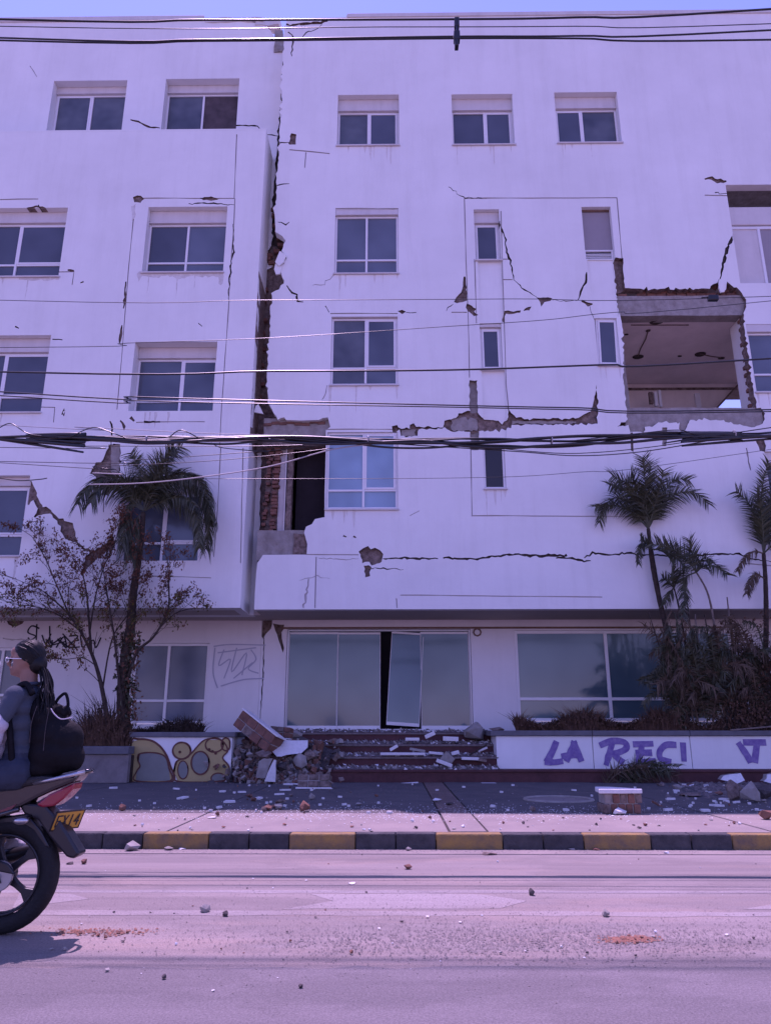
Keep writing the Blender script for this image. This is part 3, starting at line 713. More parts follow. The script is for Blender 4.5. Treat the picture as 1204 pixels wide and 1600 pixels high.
# glass doors
Yd = YG+.04
fr = MB().box((dX0+.004, Yd, dZ0), (dX0+.05, Yd+.08, dZ1-.004)).box((dX1-.05, Yd, dZ0), (dX1-.004, Yd+.08, dZ1-.004)).box((dX0+.05, Yd, dZ1-.05), (dX1-.05, Yd+.08, dZ1-.004)).build('door_frame', M['metal'], RW, bevel=.006, loc=Vector((dX0, Yd, dZ0)))
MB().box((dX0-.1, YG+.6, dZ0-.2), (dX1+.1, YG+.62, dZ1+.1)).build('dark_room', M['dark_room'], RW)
MB().box((dX0-.1, YG+.2, dZ0-.22), (dX1+.1, YG+.6, dZ0-.01)).build('threshold', M['step_red'], RW)
def leaf(x0, x1, Y, ang=0, m='pane_door', lab=None, top='frame', zs=0):
    a = at(x0, 1060, Y).x; c = at(x1, 1060, Y).x; h = dZ1-.06-dZ0-zs
    piv = Vector(((a+c)/2, Y, dZ0+zs)); w = (c-a)/2
    rot = Matrix.Rotation(R(ang), 3, 'Y') @ Matrix.Rotation(R(-2 if ang else 0), 3, 'X')
    f = MB(); t = .045
    for q in (((-w, 0, 0), (w, .04, .075)), ((-w, 0, h-.05), (w, .04, h)), ((-w, 0, .075), (-w+t*.3, .04, h-.05)), ((w-t*.3, 0, .075), (w, .04, h-.05))): f.box(*q, rot=rot, org=piv)
    d = f.build('door', M[top], RW, bevel=.004, loc=piv)
    if lab: d['label'] = lab
    MB().box((-w+t*.3, .014, .075), (w-t*.3, .026, h-.05), rot=rot, org=piv).build('pane', M[m], d)
    return d
leaf(450, 527, Yd+.05); leaf(527, 594, Yd+.10)
leaf(603, 654, Yd-.03, 3.6, lab='glass door leaf knocked askew', zs=.07)
leaf(657, 733, Yd+.03)
# small brown stain ornament and lamp-like bracket by the door
p = at(745, 988, YG)
MB().tube([p+Vector((.09*math.cos(t*.8), -.02, .09*math.sin(t*.8))) for t in range(8)], .02, 5, closed=True).build('bracket', M['rust'], RW)
# ================================================================== LEFT WING
LW = empty('apartment_building', (-6, YB, 0), 'white building wing with projecting block left of the cracked joint', 'building')
zsh = at(200, 205, YB).z                         # top of the projecting block
xe = at(403, 440, YB).x                          # its right edge
zbl = at(200, 950, YB).z
out = [(-15, zbl), (xe, zbl), (xe, zsh), (-15, zsh)]
Z = []
def zl(px, d, m, amp=0, step=10, seed=0): Z.append((pz(px, YB, amp*1.7, min(step, 4.2), seed), d, m))
def cl(pts, w, seed, d=.05, m=2, amp=1.2): Z.append((pz(crackpoly(pts, w, seed, amp), YB), d, m))
def gl(l): Z.append((pz(crackpoly(l, [1.4]*len(l), 5, .2, 30), YB), .025, 4))
for l in ([(213, 310), (367, 310)], [(367, 310), (366, 340), (362, 400), (357, 470)], [(211, 320), (205, 380), (198, 460), (190, 560), (183, 640)], [(88, 425), (116, 425), (113, 445)],
          [(358, 470), (352, 560), (346, 640), (343, 700)], [(60, 636), (86, 637), (84, 660)], [(213, 660), (320, 659)], [(0, 312), (60, 311)], [(345, 700), (340, 800), (334, 870)], [(163, 755), (162, 800)], [(380, 700), (376, 880)], [(213, 900), (330, 903)], [(370, 210), (366, 310)] ): gl(l)
cl([(40, 326), (62, 323), (75, 327), (88, 326)], 3, 60, .04, 1)
cl([(60, 320), (66, 328)], 2, 61)
cl([(295, 318), (320, 317), (340, 318), (366, 320)], 2, 62)
zl([(312, 309), (330, 307), (343, 311), (330, 314), (318, 313)], .05, 1, .4, 5, 63)
zl([(208, 308), (220, 306), (226, 311), (220, 317), (210, 316)], .05, 1, .5, 5, 64)
cl([(197, 440), (196, 470), (193, 482)], 4, 65, .04, 1); cl([(191, 508), (189, 525), (187, 536)], 5, 66, .04, 1)
cl([(364, 350), (365, 385), (359, 430), (357, 462)], 2.4, 67)
cl([(172, 658), (175, 670), (173, 700)], 3, 68)
cl([(188, 657), (195, 665), (194, 672)], 4, 69, .04, 1); cl([(204, 652), (210, 658)], 4, 70, .04, 1)
cl([(106, 422), (116, 423)], 3, 71, .04, 1); cl([(126, 442), (131, 440)], 3, 72, .04, 1)
cl([(82, 530), (98, 531)], 2, 73); cl([(24, 510), (30, 513)], 2, 74)
cl([(97, 648), (102, 640), (100, 650)], 4, 75, .04, 1)
cl([(310, 505), (316, 510)], 1.5, 76)
cl([(225, 659), (250, 659)], 3, 77)
# exposed corner and plunging crack by the palm
zl([(170, 694), (188, 694), (188, 730), (186, 752), (178, 760), (170, 775), (163, 772), (150, 745), (140, 740), (148, 728), (158, 722), (164, 712)], .08, 1, .8, 6, 78)
zl([(172, 694), (187, 694), (185, 750), (172, 750)], .05, 3, .3, 8, 78)
def cw(pts, w, sd): Z.append((pz(crackpoly(pts, w, sd, 1.1), YB), .08, 1))
cw([(47, 752), (48, 764), (47, 776), (42, 788)], [9, 14, 20, 8], 201); cw([(50, 766), (57, 782), (62, 792), (66, 800)], [8, 8, 7, 5], 202); cw([(54, 808), (62, 801), (72, 797), (80, 800)], [4, 9, 9, 5], 203)
cw([(78, 799), (86, 807), (94, 814), (99, 820)], [5, 5, 9, 8], 204); cw([(96, 816), (104, 824), (110, 835), (118, 845)], [8, 17, 17, 8], 205)
cl([(116, 840), (128, 856), (150, 862), (178, 842)], 4, 80, .05, 1)
zl([(132, 872), (150, 858), (165, 850), (178, 838), (180, 852), (160, 866), (140, 885), (128, 900)], .07, 1, 1, 6, 81)
cl([(0, 748), (40, 750)], 1.0, 82, .02, 4)
for q_, sd in (([(218, 424), (350, 424), (350, 432), (345, 446), (341, 433), (300, 431), (280, 436), (262, 430), (240, 434), (222, 431), (217, 440), (214, 428)], 7), ([(30, 433), (96, 432), (92, 437), (60, 438), (30, 437)], 8), ([(205, 322), (213, 318), (211, 340), (206, 345)], 9)):
    Z.append((pz(q_, YB, 1.0, 4, sd), .002, 5))
W = {}
def wl(key, x0, y0, x1, y1): W[key] = rect(x0, y0, x1, y1, YB); Z.append((rpoly(W[key]), None, 0))
wl('d4', -60, 325, 99, 432); wl('e4', 227, 323, 352, 425)
wl('d3', -75, 524, 72, 644); wl('e3', 206, 534, 336, 642)
wl('d2', -100, 743, 39, 868); wl('e2', 188, 745, 313, 876)
relief('wall', YB, out, drips(YB, 31)+Z, [M['plaster'], M['rubble'], M['crack'], M['concrete'], M['groove'], M['stain']], .36, LW)
window(LW, W['d4'], YB, .22, .34, .28, ('pane_dark',)*2, .52, (1,)); window(LW, W['e4'], YB, .22, .38, .26, ('pane_dark', 'pane_blue'), .5)
window(LW, W['d3'], YB, .22, .38, .29, ('pane_dark',)*2, .5, (1,)); window(LW, W['e3'], YB, .34, .30, .26, ('pane_deep',)*2, .55, (1,), sill=False)
window(LW, W['d2'], YB, .18, .22, .3, ('pane_dark',)*2, .5, (1,)); window(LW, W['e2'], YB, .30, .30, .28, ('pane_deep',)*2, .5, (1,), sill=False)
# sides, ledge and underside of the block
zs1 = at(402, 440, YB+.5).z; zs2 = at(392, 706, YB+.5).z
MB().box((xe-.2, YB+.365, zs1), (xe, YU-.003, zsh)).build('side_wall', M['plaster'], LW)
MB().box((xe-.2, YB+.365, zbl), (xe, YU-.003, zs2)).build('side_wall', M['plaster'], LW)
rough_box('side_wall', (xe-.2, YB+.03, zs2+.01), (xe-.002, YU-.003, zs1-.01), 'rubble', LW, .012, .2, 31)
MB().box((-15, YB+.0, zsh+.003), (xe, YU-.003, zsh+.05)).build('ledge', M['plaster'], LW)
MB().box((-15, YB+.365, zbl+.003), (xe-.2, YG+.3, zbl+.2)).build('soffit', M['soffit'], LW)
# set-back wall above and beside the block
zu1 = at(200, 28, YU).z; xu1 = at(470, 300, YU).x
out = [(-15, zbl), (at(397, 945, YU).x, zbl), (at(402, 880, YU).x, at(402, 880, YU).z), (at(424, 862, YU).x, at(424, 862, YU).z), (xu1, at(424, 862, YU).z), (xu1, at(448, 55, YU).z)]
out += [xz(x, y, YU) for x, y in ((444, 50), (442, 86), (430, 84), (428, 57), (423, 48), (416, 41), (408, 38), (400, 36))][::1]
out = [(-15, zbl), (at(397, 945, YU).x, zbl), (at(402, 880, YU).x, at(402, 880, YU).z), (at(424, 862, YU).x, at(424, 862, YU).z), (xu1, at(424, 862, YU).z), (xu1, at(448, 95, YU).z)]
out += [xz(x, y, YU) for x, y in ((442, 92), (441, 60), (428, 57), (423, 48), (416, 41), (408, 38), (395, 35), (320, 30), (0, 30))]+[(-15, zu1)]
Z = []
W = {}
def wu(key, x0, y0, x1, y1): W[key] = rect(x0, y0, x1, y1, YU); Z.append((rpoly(W[key]), None, 0))
zu = lambda px, d, m, amp=0, step=10, seed=0: Z.append((pz(px, YU, amp, step, seed), d, m))
zu([(442, 92), (440, 140), (437, 170), (435, 200), (433, 227), (430, 262), (427, 300), (425, 349), (424, 392), (470, 392), (470, 92)], .12, 2, .9, 5, 89)
zu([(404, 433), (412, 424), (424, 418), (440, 400), (470, 400), (470, 860), (402, 900), (404, 866), (409, 706), (392, 706), (394, 640), (400, 560), (403, 470)], .09, 1, .8, 8, 90)
zu([(401, 470), (409, 470), (406, 560), (402, 640), (396, 640), (398, 560)], .05, 3, .4, 8, 91)
zu([(397, 630), (403, 628), (411, 645), (396, 642)], -.02, 0, .3, 8, 92)
zu([(426, 380), (432, 382), (440, 398), (428, 415), (414, 410), (413, 394), (420, 390)], .08, 1, 1, 6, 93)
Z.append((pz(crackpoly([(345, 197), (375, 196), (402, 197), (414, 210), (436, 213)], 2, 94, .8), YU), .05, 2))
Z.append((pz(crackpoly([(204, 187), (216, 190), (232, 198), (250, 200)], 3, 95, .8), YU), .05, 1))
Z.append((pz(crackpoly([(47, 103), (58, 120)], 1.2, 96, .3), YU), .03, 4))
Z.append((pz(crackpoly([(386, 730), (384, 800), (378, 860), (372, 905)], 3, 97, .8), YU), .05, 2))
wu('f5', 78, 126, 194, 215); wu('g5', 255, 123, 371, 215)
relief('wall', YU, out, Z, [M['plaster'], M['rubble'], M['crack'], M['concrete'], M['groove']], .3, LW)
window(LW, W['f5'], YU, .28, .26, 0, ('pane_mid', 'pane_mid'), .5, (0,), sill=False)
window(LW, W['g5'], YU, .28, .30, 0, ('pane_mid', 'panel_dark'), .5, sill=False, label='window whose right half is broken open')
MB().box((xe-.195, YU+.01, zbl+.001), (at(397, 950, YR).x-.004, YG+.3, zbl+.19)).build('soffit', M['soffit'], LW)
# joint rubble: bricks and grey chunks in the gap between the wings
rough_box('masonry', (at(402, 680, YU).x-.02, YU-.12, at(400, 706, YU).z), (at(414, 680, YU).x, YU+.02, at(400, 652, YU).z), 'rubble', LW, .02, .14, 21)
rough_box('masonry', (at(430, 60, YU).x, YU-.05, at(436, 83, YU).z), (at(443, 60, YU).x, YU+.25, at(436, 51, YU).z), 'concrete', LW, .03, .14, 22)
for k, (x, y) in enumerate(((428, 327), (429, 336), (431, 352), (434, 362), (437, 372), (438, 382), (432, 392), (421, 398), (418, 404), (424, 410), (414, 452), (411, 470), (413, 500), (409, 520), (410, 545), (407, 570), (408, 600), (404, 620))):
    p = at(x, y, YU-.06); brick(p.x, YU-.02, p.z, LW, sc=(.7, 1, 1.1))
for k, (pts) in enumerate(([(437, 393), (447, 399), (443, 410), (436, 416), (430, 410)], [(430, 411), (440, 416), (437, 427), (431, 428), (428, 420)], [(399, 632), (403, 630), (411, 645), (396, 642)])):
    MB().prism([xz(x, y, YR-.05) for x, y in pts], 'y', YR-.07+.04*k, YR-.02+.04*k).build('plaster_shard', M['plaster'], LW)
# parapet coping, broken near the joint
zcp = at(200, 26, YU-.05).z
MB().box((-15, YU-.05, zcp-.13), (at(320, 25, YU).x, YU+.35, zcp+.03)).build('coping', M['shutter'], LW, bevel=.01)
rough_box('coping', (at(322, 28, YU).x, YU-.04, zcp-.20), (at(412, 28, YU).x, YU+.3, zcp-.05), 'shutter', LW, .02, .2, 23)
rough_box('coping', (at(400, 30, YU).x, YU-.02, zcp-.33), (at(438, 30, YU).x, YU+.3, zcp-.10), 'shutter', LW, .03, .15, 24)
MB().box((-15, YU+.305, zu1-.95), (at(415, 60, YU).x, 27, zu1-.7)).build('roof_slab', M['concrete'], LW)
# ground floor of the left wing
xgl = at(320, 1050, YG).x
out = [(-15, PZ), (xj-.004, PZ), (xj-.004, zbl+.02), (-15, zbl+.02)]
Z = []
wg = rect(205, 1005, 324, 1131, YG); Z.append((rpoly(wg), None, 0))
wg2 = rect(-40, 1012, 38, 1105, YG); Z.append((rpoly(wg2), None, 0))
Z.append((g(crackpoly([(84, 958), (100, 961), (112, 960)], 3, 53, .4)), .05, 1)); Z.append((g([(10, 968), (25, 964), (40, 966), (36, 974), (26, 979), (14, 976)], .6, 6, 55), .08, 1))
Z.append((g(crackpoly([(5, 997), (20, 1000), (34, 999), (48, 1001)], 2, 54, .4)), .03, 4))
relief('ground_floor_wall', YG, out, Z, [M['plaster_ground'], M['rubble'], M['crack'], M['concrete'], M['groove']], .2, LW)
window(LW, wg, YG, .04, 0, .28, ('pane_blue',)*2, .46, fw=.06, sill=False); window(LW, wg2, YG, .04, 0, .2, ('pane_blue',)*2, .5, fw=.06)
# sprayed writing on the ground floor wall
NST = [0]
def stroke(pts, w, Y, m, parent, name='sprayed_line', conv=None):
    """flat sprayed ribbon on the wall plane through photo points"""
    NST[0] += 1; Y = Y-.0007*(NST[0] % 9)
    P = [Vector(at(x, y, Y)) for x, y in pts]
    if len(P) > 2:
        Q = []
        for i in range(len(P)-1):
            a, b2, c2, d2 = P[max(i-1, 0)], P[i], P[i+1], P[min(i+2, len(P)-1)]
            for k in range(5):
                t = k/5; Q.append(.5*((2*b2)+(c2-a)*t+(2*a-5*b2+4*c2-d2)*t*t+(-a+3*b2-3*c2+d2)*t**3))
        Q.append(P[-1]); P = Q
    b = MB(); n = len(P); vs = []
    for i, p in enumerate(P):
        d = P[min(i+1, n-1)]-P[max(i-1, 0)]; nn = Vector((-d.z, 0, d.x)).normalized()*w/2*(1+.25*noise.noise(p*9))
        vs += [p+nn, p-nn]
    b.add(vs, [(2*i, 2*i+1, 2*i+3, 2*i+2) for i in range(n-1)])
    return b.build(name, M[m], parent)
sg = empty('graffiti', at(100, 1015, YG-.006), 'black sprayed scrawl on the ground floor wall behind the bare tree', 'graffiti')
YS = YG-.006
for l in ([(62, 982), (50, 978), (44, 988), (56, 994), (48, 1000), (44, 996)], [(58, 975), (57, 1000)], [(66, 992), (72, 1006), (80, 990)], [(78, 978), (80, 1005), (96, 996)], [(72, 1012), (74, 1000), (80, 1012), (82, 1000)], [(88, 1012), (100, 995), (104, 1012), (96, 1004)],
          [(90, 1000), (106, 1010)], [(108, 994), (122, 994), (108, 1010), (124, 1011)], [(114, 1002), (124, 1000)], [(126, 994), (130, 1012), (142, 992)], [(136, 1010), (146, 1000), (150, 1012), (158, 996)], [(98, 990), (120, 1014)], [(110, 1013), (90, 998)], [(74, 1010), (104, 1002)]):
    stroke(l, .035, YS, 'spray_black', sg)
sg = empty('graffiti', at(375, 1040, YG-.006), 'faint blue sprayed drawing on white wall left of the doors', 'graffiti')
for l in ([(334, 1010), (360, 1007), (415, 1008)], [(336, 1012), (333, 1050), (340, 1075)], [(345, 1072), (380, 1062), (412, 1060)], [(350, 1015), (342, 1040), (360, 1030), (350, 1060)], [(370, 1012), (362, 1050), (385, 1020), (378, 1055)], [(392, 1015), (400, 1030), (388, 1045), (404, 1052)], [(340, 1020), (400, 1012)], [(365, 1060), (395, 1035)]):
    stroke(l, .03, YS, 'spray_faint', sg)
# ================================================================== PLANTER WALLS
YP = 16.12
pl = empty('planter_wall', (at(990, 1180, YP).x, YP, .385), 'long white planter wall with purple sprayed letters right of the steps', 'planter')
xpa = at(775, 1175, YP).x; zpt = 1.02; xs = [xpa, at(926, 1175, YP).x, at(1079, 1175, YP).x, at(1240, 1175, YP).x, 12.5]
for i in range(len(xs)-1):
    MB().box((xs[i]+.006, YP, .37), (xs[i+1]-.006, YP+.15, zpt)).build('panel', M['plaster'], pl, bevel=.008, loc=Vector((xs[i], YP, .37)))
    MB().box((xs[i]+.004-(.12 if i == 0 else 0), YP-.05, zpt+.004), (xs[i+1]-.004, YP+.25, 1.13)).build('cap', M['cap'], pl, bevel=.012, loc=Vector((xs[i], YP, zpt)))
MB().box((xpa+.006, YP+.155, .37), (xpa+.15, YG-.01, zpt)).build('side_panel', M['plaster_ground'], pl)
MB().box((xpa-.11, YP+.255, zpt+.004), (xpa+.2, YG-.01, 1.13)).build('cap', M['cap'], pl, bevel=.012)
MB().box((xpa+.2, YP+.2, .4), (12.5, YG-.005, 1.03)).build('soil', M['soil'], pl)
le = empty('graffiti', at(1000, 1180, YP-.006), 'large purple sprayed letters along the front of the white planter wall', 'graffiti')
for l in ([(869, 1158), (862, 1175), (853, 1191)], [(850, 1190), (866, 1191), (879, 1189)], [(884, 1190), (892, 1172), (897, 1158)], [(895, 1158), (902, 1175), (908, 1190)], [(876, 1182), (892, 1180), (906, 1180)],
          [(956, 1160), (951, 1178), (946, 1196)], [(936, 1165), (955, 1158), (975, 1160), (977, 1170), (962, 1177), (950, 1178)], [(958, 1178), (968, 1188), (974, 1192)],
          [(1003, 1160), (1000, 1176), (996, 1190)], [(988, 1163), (1020, 1162)], [(992, 1176), (1018, 1176)], [(992, 1191), (1024, 1189)], [(1056, 1164), (1040, 1164), (1030, 1174), (1032, 1186), (1048, 1191)],
          [(1066, 1160), (1068, 1190)], [(1152, 1160), (1166, 1180), (1172, 1192)], [(1160, 1160), (1196, 1160)], [(1182, 1160), (1178, 1192)]):
    stroke(l, .125, YP-.006, 'spray_purple', le)
# left white planter with sprayed shapes
YL = 15.75
pl = empty('planter_wall', (at(290, 1190, YL).x, YL, PZ), 'white planter wall with ochre sprayed shapes left of the steps', 'planter')
xa, xc = at(203, 1190, YL).x, at(361, 1190, YL).x
MB().box((xa, YL, PZ), (xc, YL+.15, 1.0)).build('panel', M['plaster'], pl, bevel=.01)
MB().box((xc-.15, YL+.155, PZ), (xc, YG-.01, 1.0)).build('side_panel', M['plaster'], pl, bevel=.01)
MB().box((xa-.05, YL-.05, 1.004), (xc+.06, YL+.25, 1.10)).build('cap', M['cap'], pl, bevel=.012)
MB().box((xc-.2, YL+.255, 1.004), (xc+.06, YG-.01, 1.10)).build('cap', M['cap'], pl, bevel=.012)
MB().box((xa+.05, YL+.2, PZ), (xc-.2, YG-.01, .98)).build('soil', M['soil'], pl)
ga = empty('graffiti', at(280, 1190, YL-.006), 'ochre sprayed bubble shapes on the white planter wall', 'graffiti')
def blob(pts, Y, m, w=.03, fill=True, dy=0):
    if fill:
        P = [at(x, y, Y-dy) for x, y in pts]; MB().add(P, [tuple(range(len(P)))]).build('sprayed_patch', M[m], ga)
    stroke([pts[-1]]+pts+[pts[0]], w, Y-dy-.003, 'spray_brown', ga)
def ell(cx, cy, rx, ry, n=14): return [(cx+rx*math.cos(2*math.pi*k/n), cy+ry*math.sin(2*math.pi*k/n)) for k in range(n)]
def clipy(pts): return [(max(205, min(359, x)), max(1152, min(1221, y))) for x, y in pts]
blob(clipy([(205, 1160), (218, 1155), (236, 1157), (250, 1166), (260, 1180), (266, 1196), (269, 1221), (205, 1221)]), YL-.006, 'spray_ochre', .04)
blob(clipy([(218, 1178), (240, 1176), (258, 1182), (264, 1200), (266, 1220), (212, 1220), (214, 1205), (219, 1197), (216, 1188)]), YL-.006, 'spray_grey', .03, dy=.004)
blob(clipy(ell(284, 1173, 14, 13)), YL-.006, 'spray_ochre', .035)
blob(clipy([(276, 1190), (290, 1184), (300, 1176), (320, 1156), (345, 1156), (356, 1172), (348, 1184), (358, 1198), (356, 1214), (340, 1221), (278, 1221), (272, 1206)]), YL-.006, 'spray_ochre', .03)
blob(clipy(ell(313, 1192, 14, 18)), YL-.006, 'spray_grey', .03, dy=.004)
blob(clipy(ell(286, 1203, 8, 14)), YL-.006, 'spray_grey', .025, dy=.004)
blob(clipy(ell(341, 1216, 11, 8)), YL-.006, 'spray_grey', .025, dy=.004)
blob(clipy(ell(335, 1164, 14, 11)), YL-.006, 'spray_brown', .03, False, dy=.004)
blob(clipy(ell(353, 1163, 7, 10)), YL-.006, 'spray_ochre', .03, dy=.004)
for (x, y) in ((206, 1195), (281, 1175), (327, 1171), (332, 1174), (337, 1177), (350, 1196)): blob(ell(x, y, 1.6, 1.6, 6), YL-.006, 'spray_brown', .015, dy=.006)
# low planter further left
YQ = 15.4
pl = empty('planter_wall', (at(120, 1190, YQ).x, YQ, PZ), 'low grey planter wall behind the motorcycle', 'planter')
xa2 = -14; xc2 = at(201, 1190, YQ).x
MB().box((xa2, YQ, PZ), (xc2, YQ+.15, .68)).build('panel', M['planter_grey'], pl, bevel=.01)
MB().box((xa2, YQ-.06, .684), (xc2, YQ+.3, .83)).build('cap', M['cap'], pl, bevel=.012)
MB().box((xa2, YQ+.2, PZ), (xc2-.01, YG-.01, .66)).build('soil', M['soil'], pl)
# ================================================================== CABLES OVER THE STREET
def spline(P, k=6):
    Q = []
    for i in range(len(P)-1):
        a, b2, c2, d2 = P[max(i-1, 0)], P[i], P[i+1], P[min(i+2, len(P)-1)]
        for j in range(k):
            t = j/k; Q.append(.5*((2*b2)+(c2-a)*t+(2*a-5*b2+4*c2-d2)*t*t+(-a+3*b2-3*c2+d2)*t**3))
    Q.append(P[-1]); return Q
def cable_pts(px, Y, ext=True):
    P = [at(x, y, Y) for x, y in px]
    if ext:
        d = (P[1]-P[0]).normalized(); P = [P[0]-d*14+Vector((0, 0, .5))]+P if px[0][0] <= 0 else P
        d = (P[-1]-P[-2]).normalized(); P = P+[P[-1]+d*14+Vector((0, 0, .5))] if px[-1][0] >= 1200 else P
    return spline(P)
def cable(px, Y, r, label, m='cable', ext=True):
    P = cable_pts(px, Y, ext)
    o = MB().tube(P, r, 6).build('cable', M[m], None, smooth=True, loc=P[0])
    return tag(o, label, 'cable', 'cables strung over the street')
YT, YM = 7.5, 8.1
cable([(0, 30), (320, 31), (700, 30), (900, 27), (1204, 14)], YT, .014, 'topmost thick black cable running along the roof line')
cable([(0, 41), (600, 42), (900, 41), (1204, 37)], YT, .006, 'thin black wire just under the topmost roof line cable')
cable([(0, 59), (320, 62), (700, 57), (900, 56), (1204, 47)], YT, .012, 'upper cable of the close pair below the roof, rising to the right')
cable([(0, 63), (320, 64), (700, 60), (900, 60), (1204, 62)], YT+.05, .012, 'lower cable of the close pair below the roof, level at the right')
sp = empty('cable_spacer', at(713, 50, YT-.03), 'dark cable spacer with clamps hanging on the top wires', 'spacer')
for (x0, y0, x1, y1) in ((710, 27, 717, 40), (712, 40, 715, 49), (709, 48, 718, 61), (710.5, 61, 716, 71)):
    a = at(x0, y1, YT-.05); c = at(x1, y0, YT-.05); MB().box((a.x, YT-.06, a.z), (c.x, YT+.03, c.z)).build('clamp', M['cable'], sp, bevel=.006, loc=a)
cable([(0, 469), (400, 469), (800, 467), (1204, 463)], YM, .004, 'thin wire crossing just above the collapsed bay')
c_ = empty('wire_clamp', at(1114, 464, YM), 'small dark clamp on the wire in front of the collapsed bay', 'clamp')
a = at(1107, 468, YM-.03); b_ = at(1122, 460, YM-.03); MB().box((a.x, YM-.03, a.z), (b_.x, YM+.03, b_.z)).build('clamp_body', M['cable'], c_, bevel=.01, loc=a)
MB().tube([at(1095, 465, YM), at(1108, 464, YM)], .008, 6).build('clamp_tail', M['cable'], c_, loc=a)
cable([(0, 543), (200, 536), (420, 528), (700, 510), (850, 500), (960, 488), (1204, 470)], YM, .004, 'thin wire slanting up to the right below the collapsed bay beam')
cable([(0, 581), (420, 580), (700, 578), (940, 570), (1204, 560)], YM-.1, .011, 'thick black cable crossing the third floor windows')
cable([(0, 612), (210, 620), (420, 626), (700, 633), (900, 637), (1204, 640)], YM, .008, 'upper of two black cables falling gently right under the third floor')
cable([(0, 618), (210, 626), (420, 631), (700, 636), (900, 640), (1204, 643)], YM+.1, .007, 'lower of two black cables falling gently right under the third floor')
cable([(0, 664), (120, 667), (300, 676), (460, 681), (700, 688)], YM, .004, 'thin pale wire meeting the thick bundle from above', 'cable_grey')
# the thick bundle: strands wound together
bd = empty('cable_bundle', at(600, 688, YM), 'thick sagging bundle of black cables across the whole street', 'cable bundle')
base = [(0, 684), (150, 685), (300, 686), (420, 685), (600, 690), (800, 688), (930, 685), (1050, 679), (1204, 679)]
for k in range(11):
    rnd = random.Random(k); pts = []
    for x in range(-20, 1260, 62):
        y = None
        for i in range(len(base)-1):
            if base[i][0] <= x <= base[i+1][0]: t = (x-base[i][0])/(base[i+1][0]-base[i][0]); y = base[i][1]*(1-t)+base[i+1][1]*t
        if y is None: y = base[0][1] if x < 0 else base[-1][1]
        if k == 9: y += 4+7*math.sin(max(0, min(1, (x-560)/420))*math.pi)
        if k == 10: y += 3+9*math.sin(max(0, min(1, (x-700)/330))*math.pi)
        pts.append((x, y+4.6*math.sin(x*.012*(1+k*.1)+k*2.1)*(.6+.4*rnd.random())))
    pts[0] = (-20, 684); P = cable_pts(pts, YM+.03*math.sin(k*2.4)); 
    MB().tube(P, (.008, .012, .016, .010)[k % 4], 6).build('strand', M['cable' if k != 4 else 'cable_grey'], bd, smooth=True, loc=P[0])
for x in (575, 861, 1146, 230): 
    p = at(x, 688 if x < 900 else 679, YM); MB().tube([p+Vector((-.006, 0, 0)), p+Vector((.006, 0, 0))], .052, 10).build('tie', M['cable_grey'], bd, loc=p)
for l in ([(0, 668), (18, 662), (46, 678), (90, 684)], [(110, 683), (145, 668), (175, 676), (200, 686)], [(265, 683), (283, 672), (310, 684)]):
    P = spline([at(x, y, YM-.05) for x, y in l]); MB().tube(P, .006, 6).build('loose_loop', M['cable'], bd, smooth=True, loc=P[0])
cable([(0, 699), (130, 697), (400, 697), (560, 691)], YM+.05, .004, 'thin wire just under the bundle at the left')
cable([(0, 721), (200, 719), (420, 704), (520, 694)], YM, .004, 'thin wire below the bundle bending up at the centre left')
cable([(0, 723), (150, 728), (300, 722), (420, 712), (520, 700)], YM+.1, .004, 'second thin wire below the bundle passing behind the left palm')
cable([(140, 757), (220, 755), (310, 746), (420, 729), (520, 702), (600, 692)], YM, .007, 'pale cable hanging in front of the left palm crown', 'cable_grey')
cable([(145, 739), (192, 741)], YM+.02, .007, 'short pale cable end beside the left palm crown', 'cable_grey', False)
cable([(0, 747), (30, 751), (62, 749), (74, 747)], YM, .006, 'dangling black cable end left of the palm', 'cable', False)
cable([(310, 748), (700, 747), (900, 738), (1204, 702)], YM+.2, .003, 'hair thin wire crossing the second floor of the right wing')
cable([(330, 692), (350, 700), (420, 706)], YM-.05, .005, 'short slack wire leaving the bundle near the cracked joint', 'cable', False)
cable([(560, 690), (800, 705), (900, 712), (1000, 706), (1110, 688), (1150, 681)], YM, .006, 'slack black cable hanging below the bundle before the right palm')
cable([(700, 692), (850, 707), (930, 707), (1020, 698), (1100, 686)], YM+.06, .005, 'second slack cable hanging below the bundle before the right palm')
cable([(900, 688), (1000, 677), (1060, 672), (1100, 680), (1204, 668)], YM-.04, .006, 'black cable arching over the bundle at the right')

# ================================================================== VEGETATION
mat('frond', (0.085, 0.088, 0.045), 0.5, 0.4, 1, 3.0, rgb2=(0.022, 0.026, 0.018))
mat('frond_dry', (0.16, 0.115, 0.075), 0.8, 0.2, 1, 4.0, rgb2=(0.07, 0.045, 0.035))
mat('bark', (0.075, 0.055, 0.045), 0.95, 0.1, 1, 14.0, rgb2=(0.03, 0.022, 0.02), bump=1.0, bscale=30)
mat('bark_pale', (0.24, 0.19, 0.16), 0.9, 0.1, 1, 10.0, rgb2=(0.11, 0.08, 0.07), bump=.8, bscale=30)
mat('leaf_brown', (0.20, 0.085, 0.05), 0.8, 0.2, 1, 8.0, rgb2=(0.055, 0.025, 0.02))
mat('leaf_olive', (0.15, 0.125, 0.03), 0.8, 0.2, 1, 8.0, rgb2=(0.05, 0.045, 0.02))
mat('twig_dry', (0.15, 0.085, 0.055), 0.9, 0.1, 1, 9.0, rgb2=(0.055, 0.032, 0.028))
M = MATS
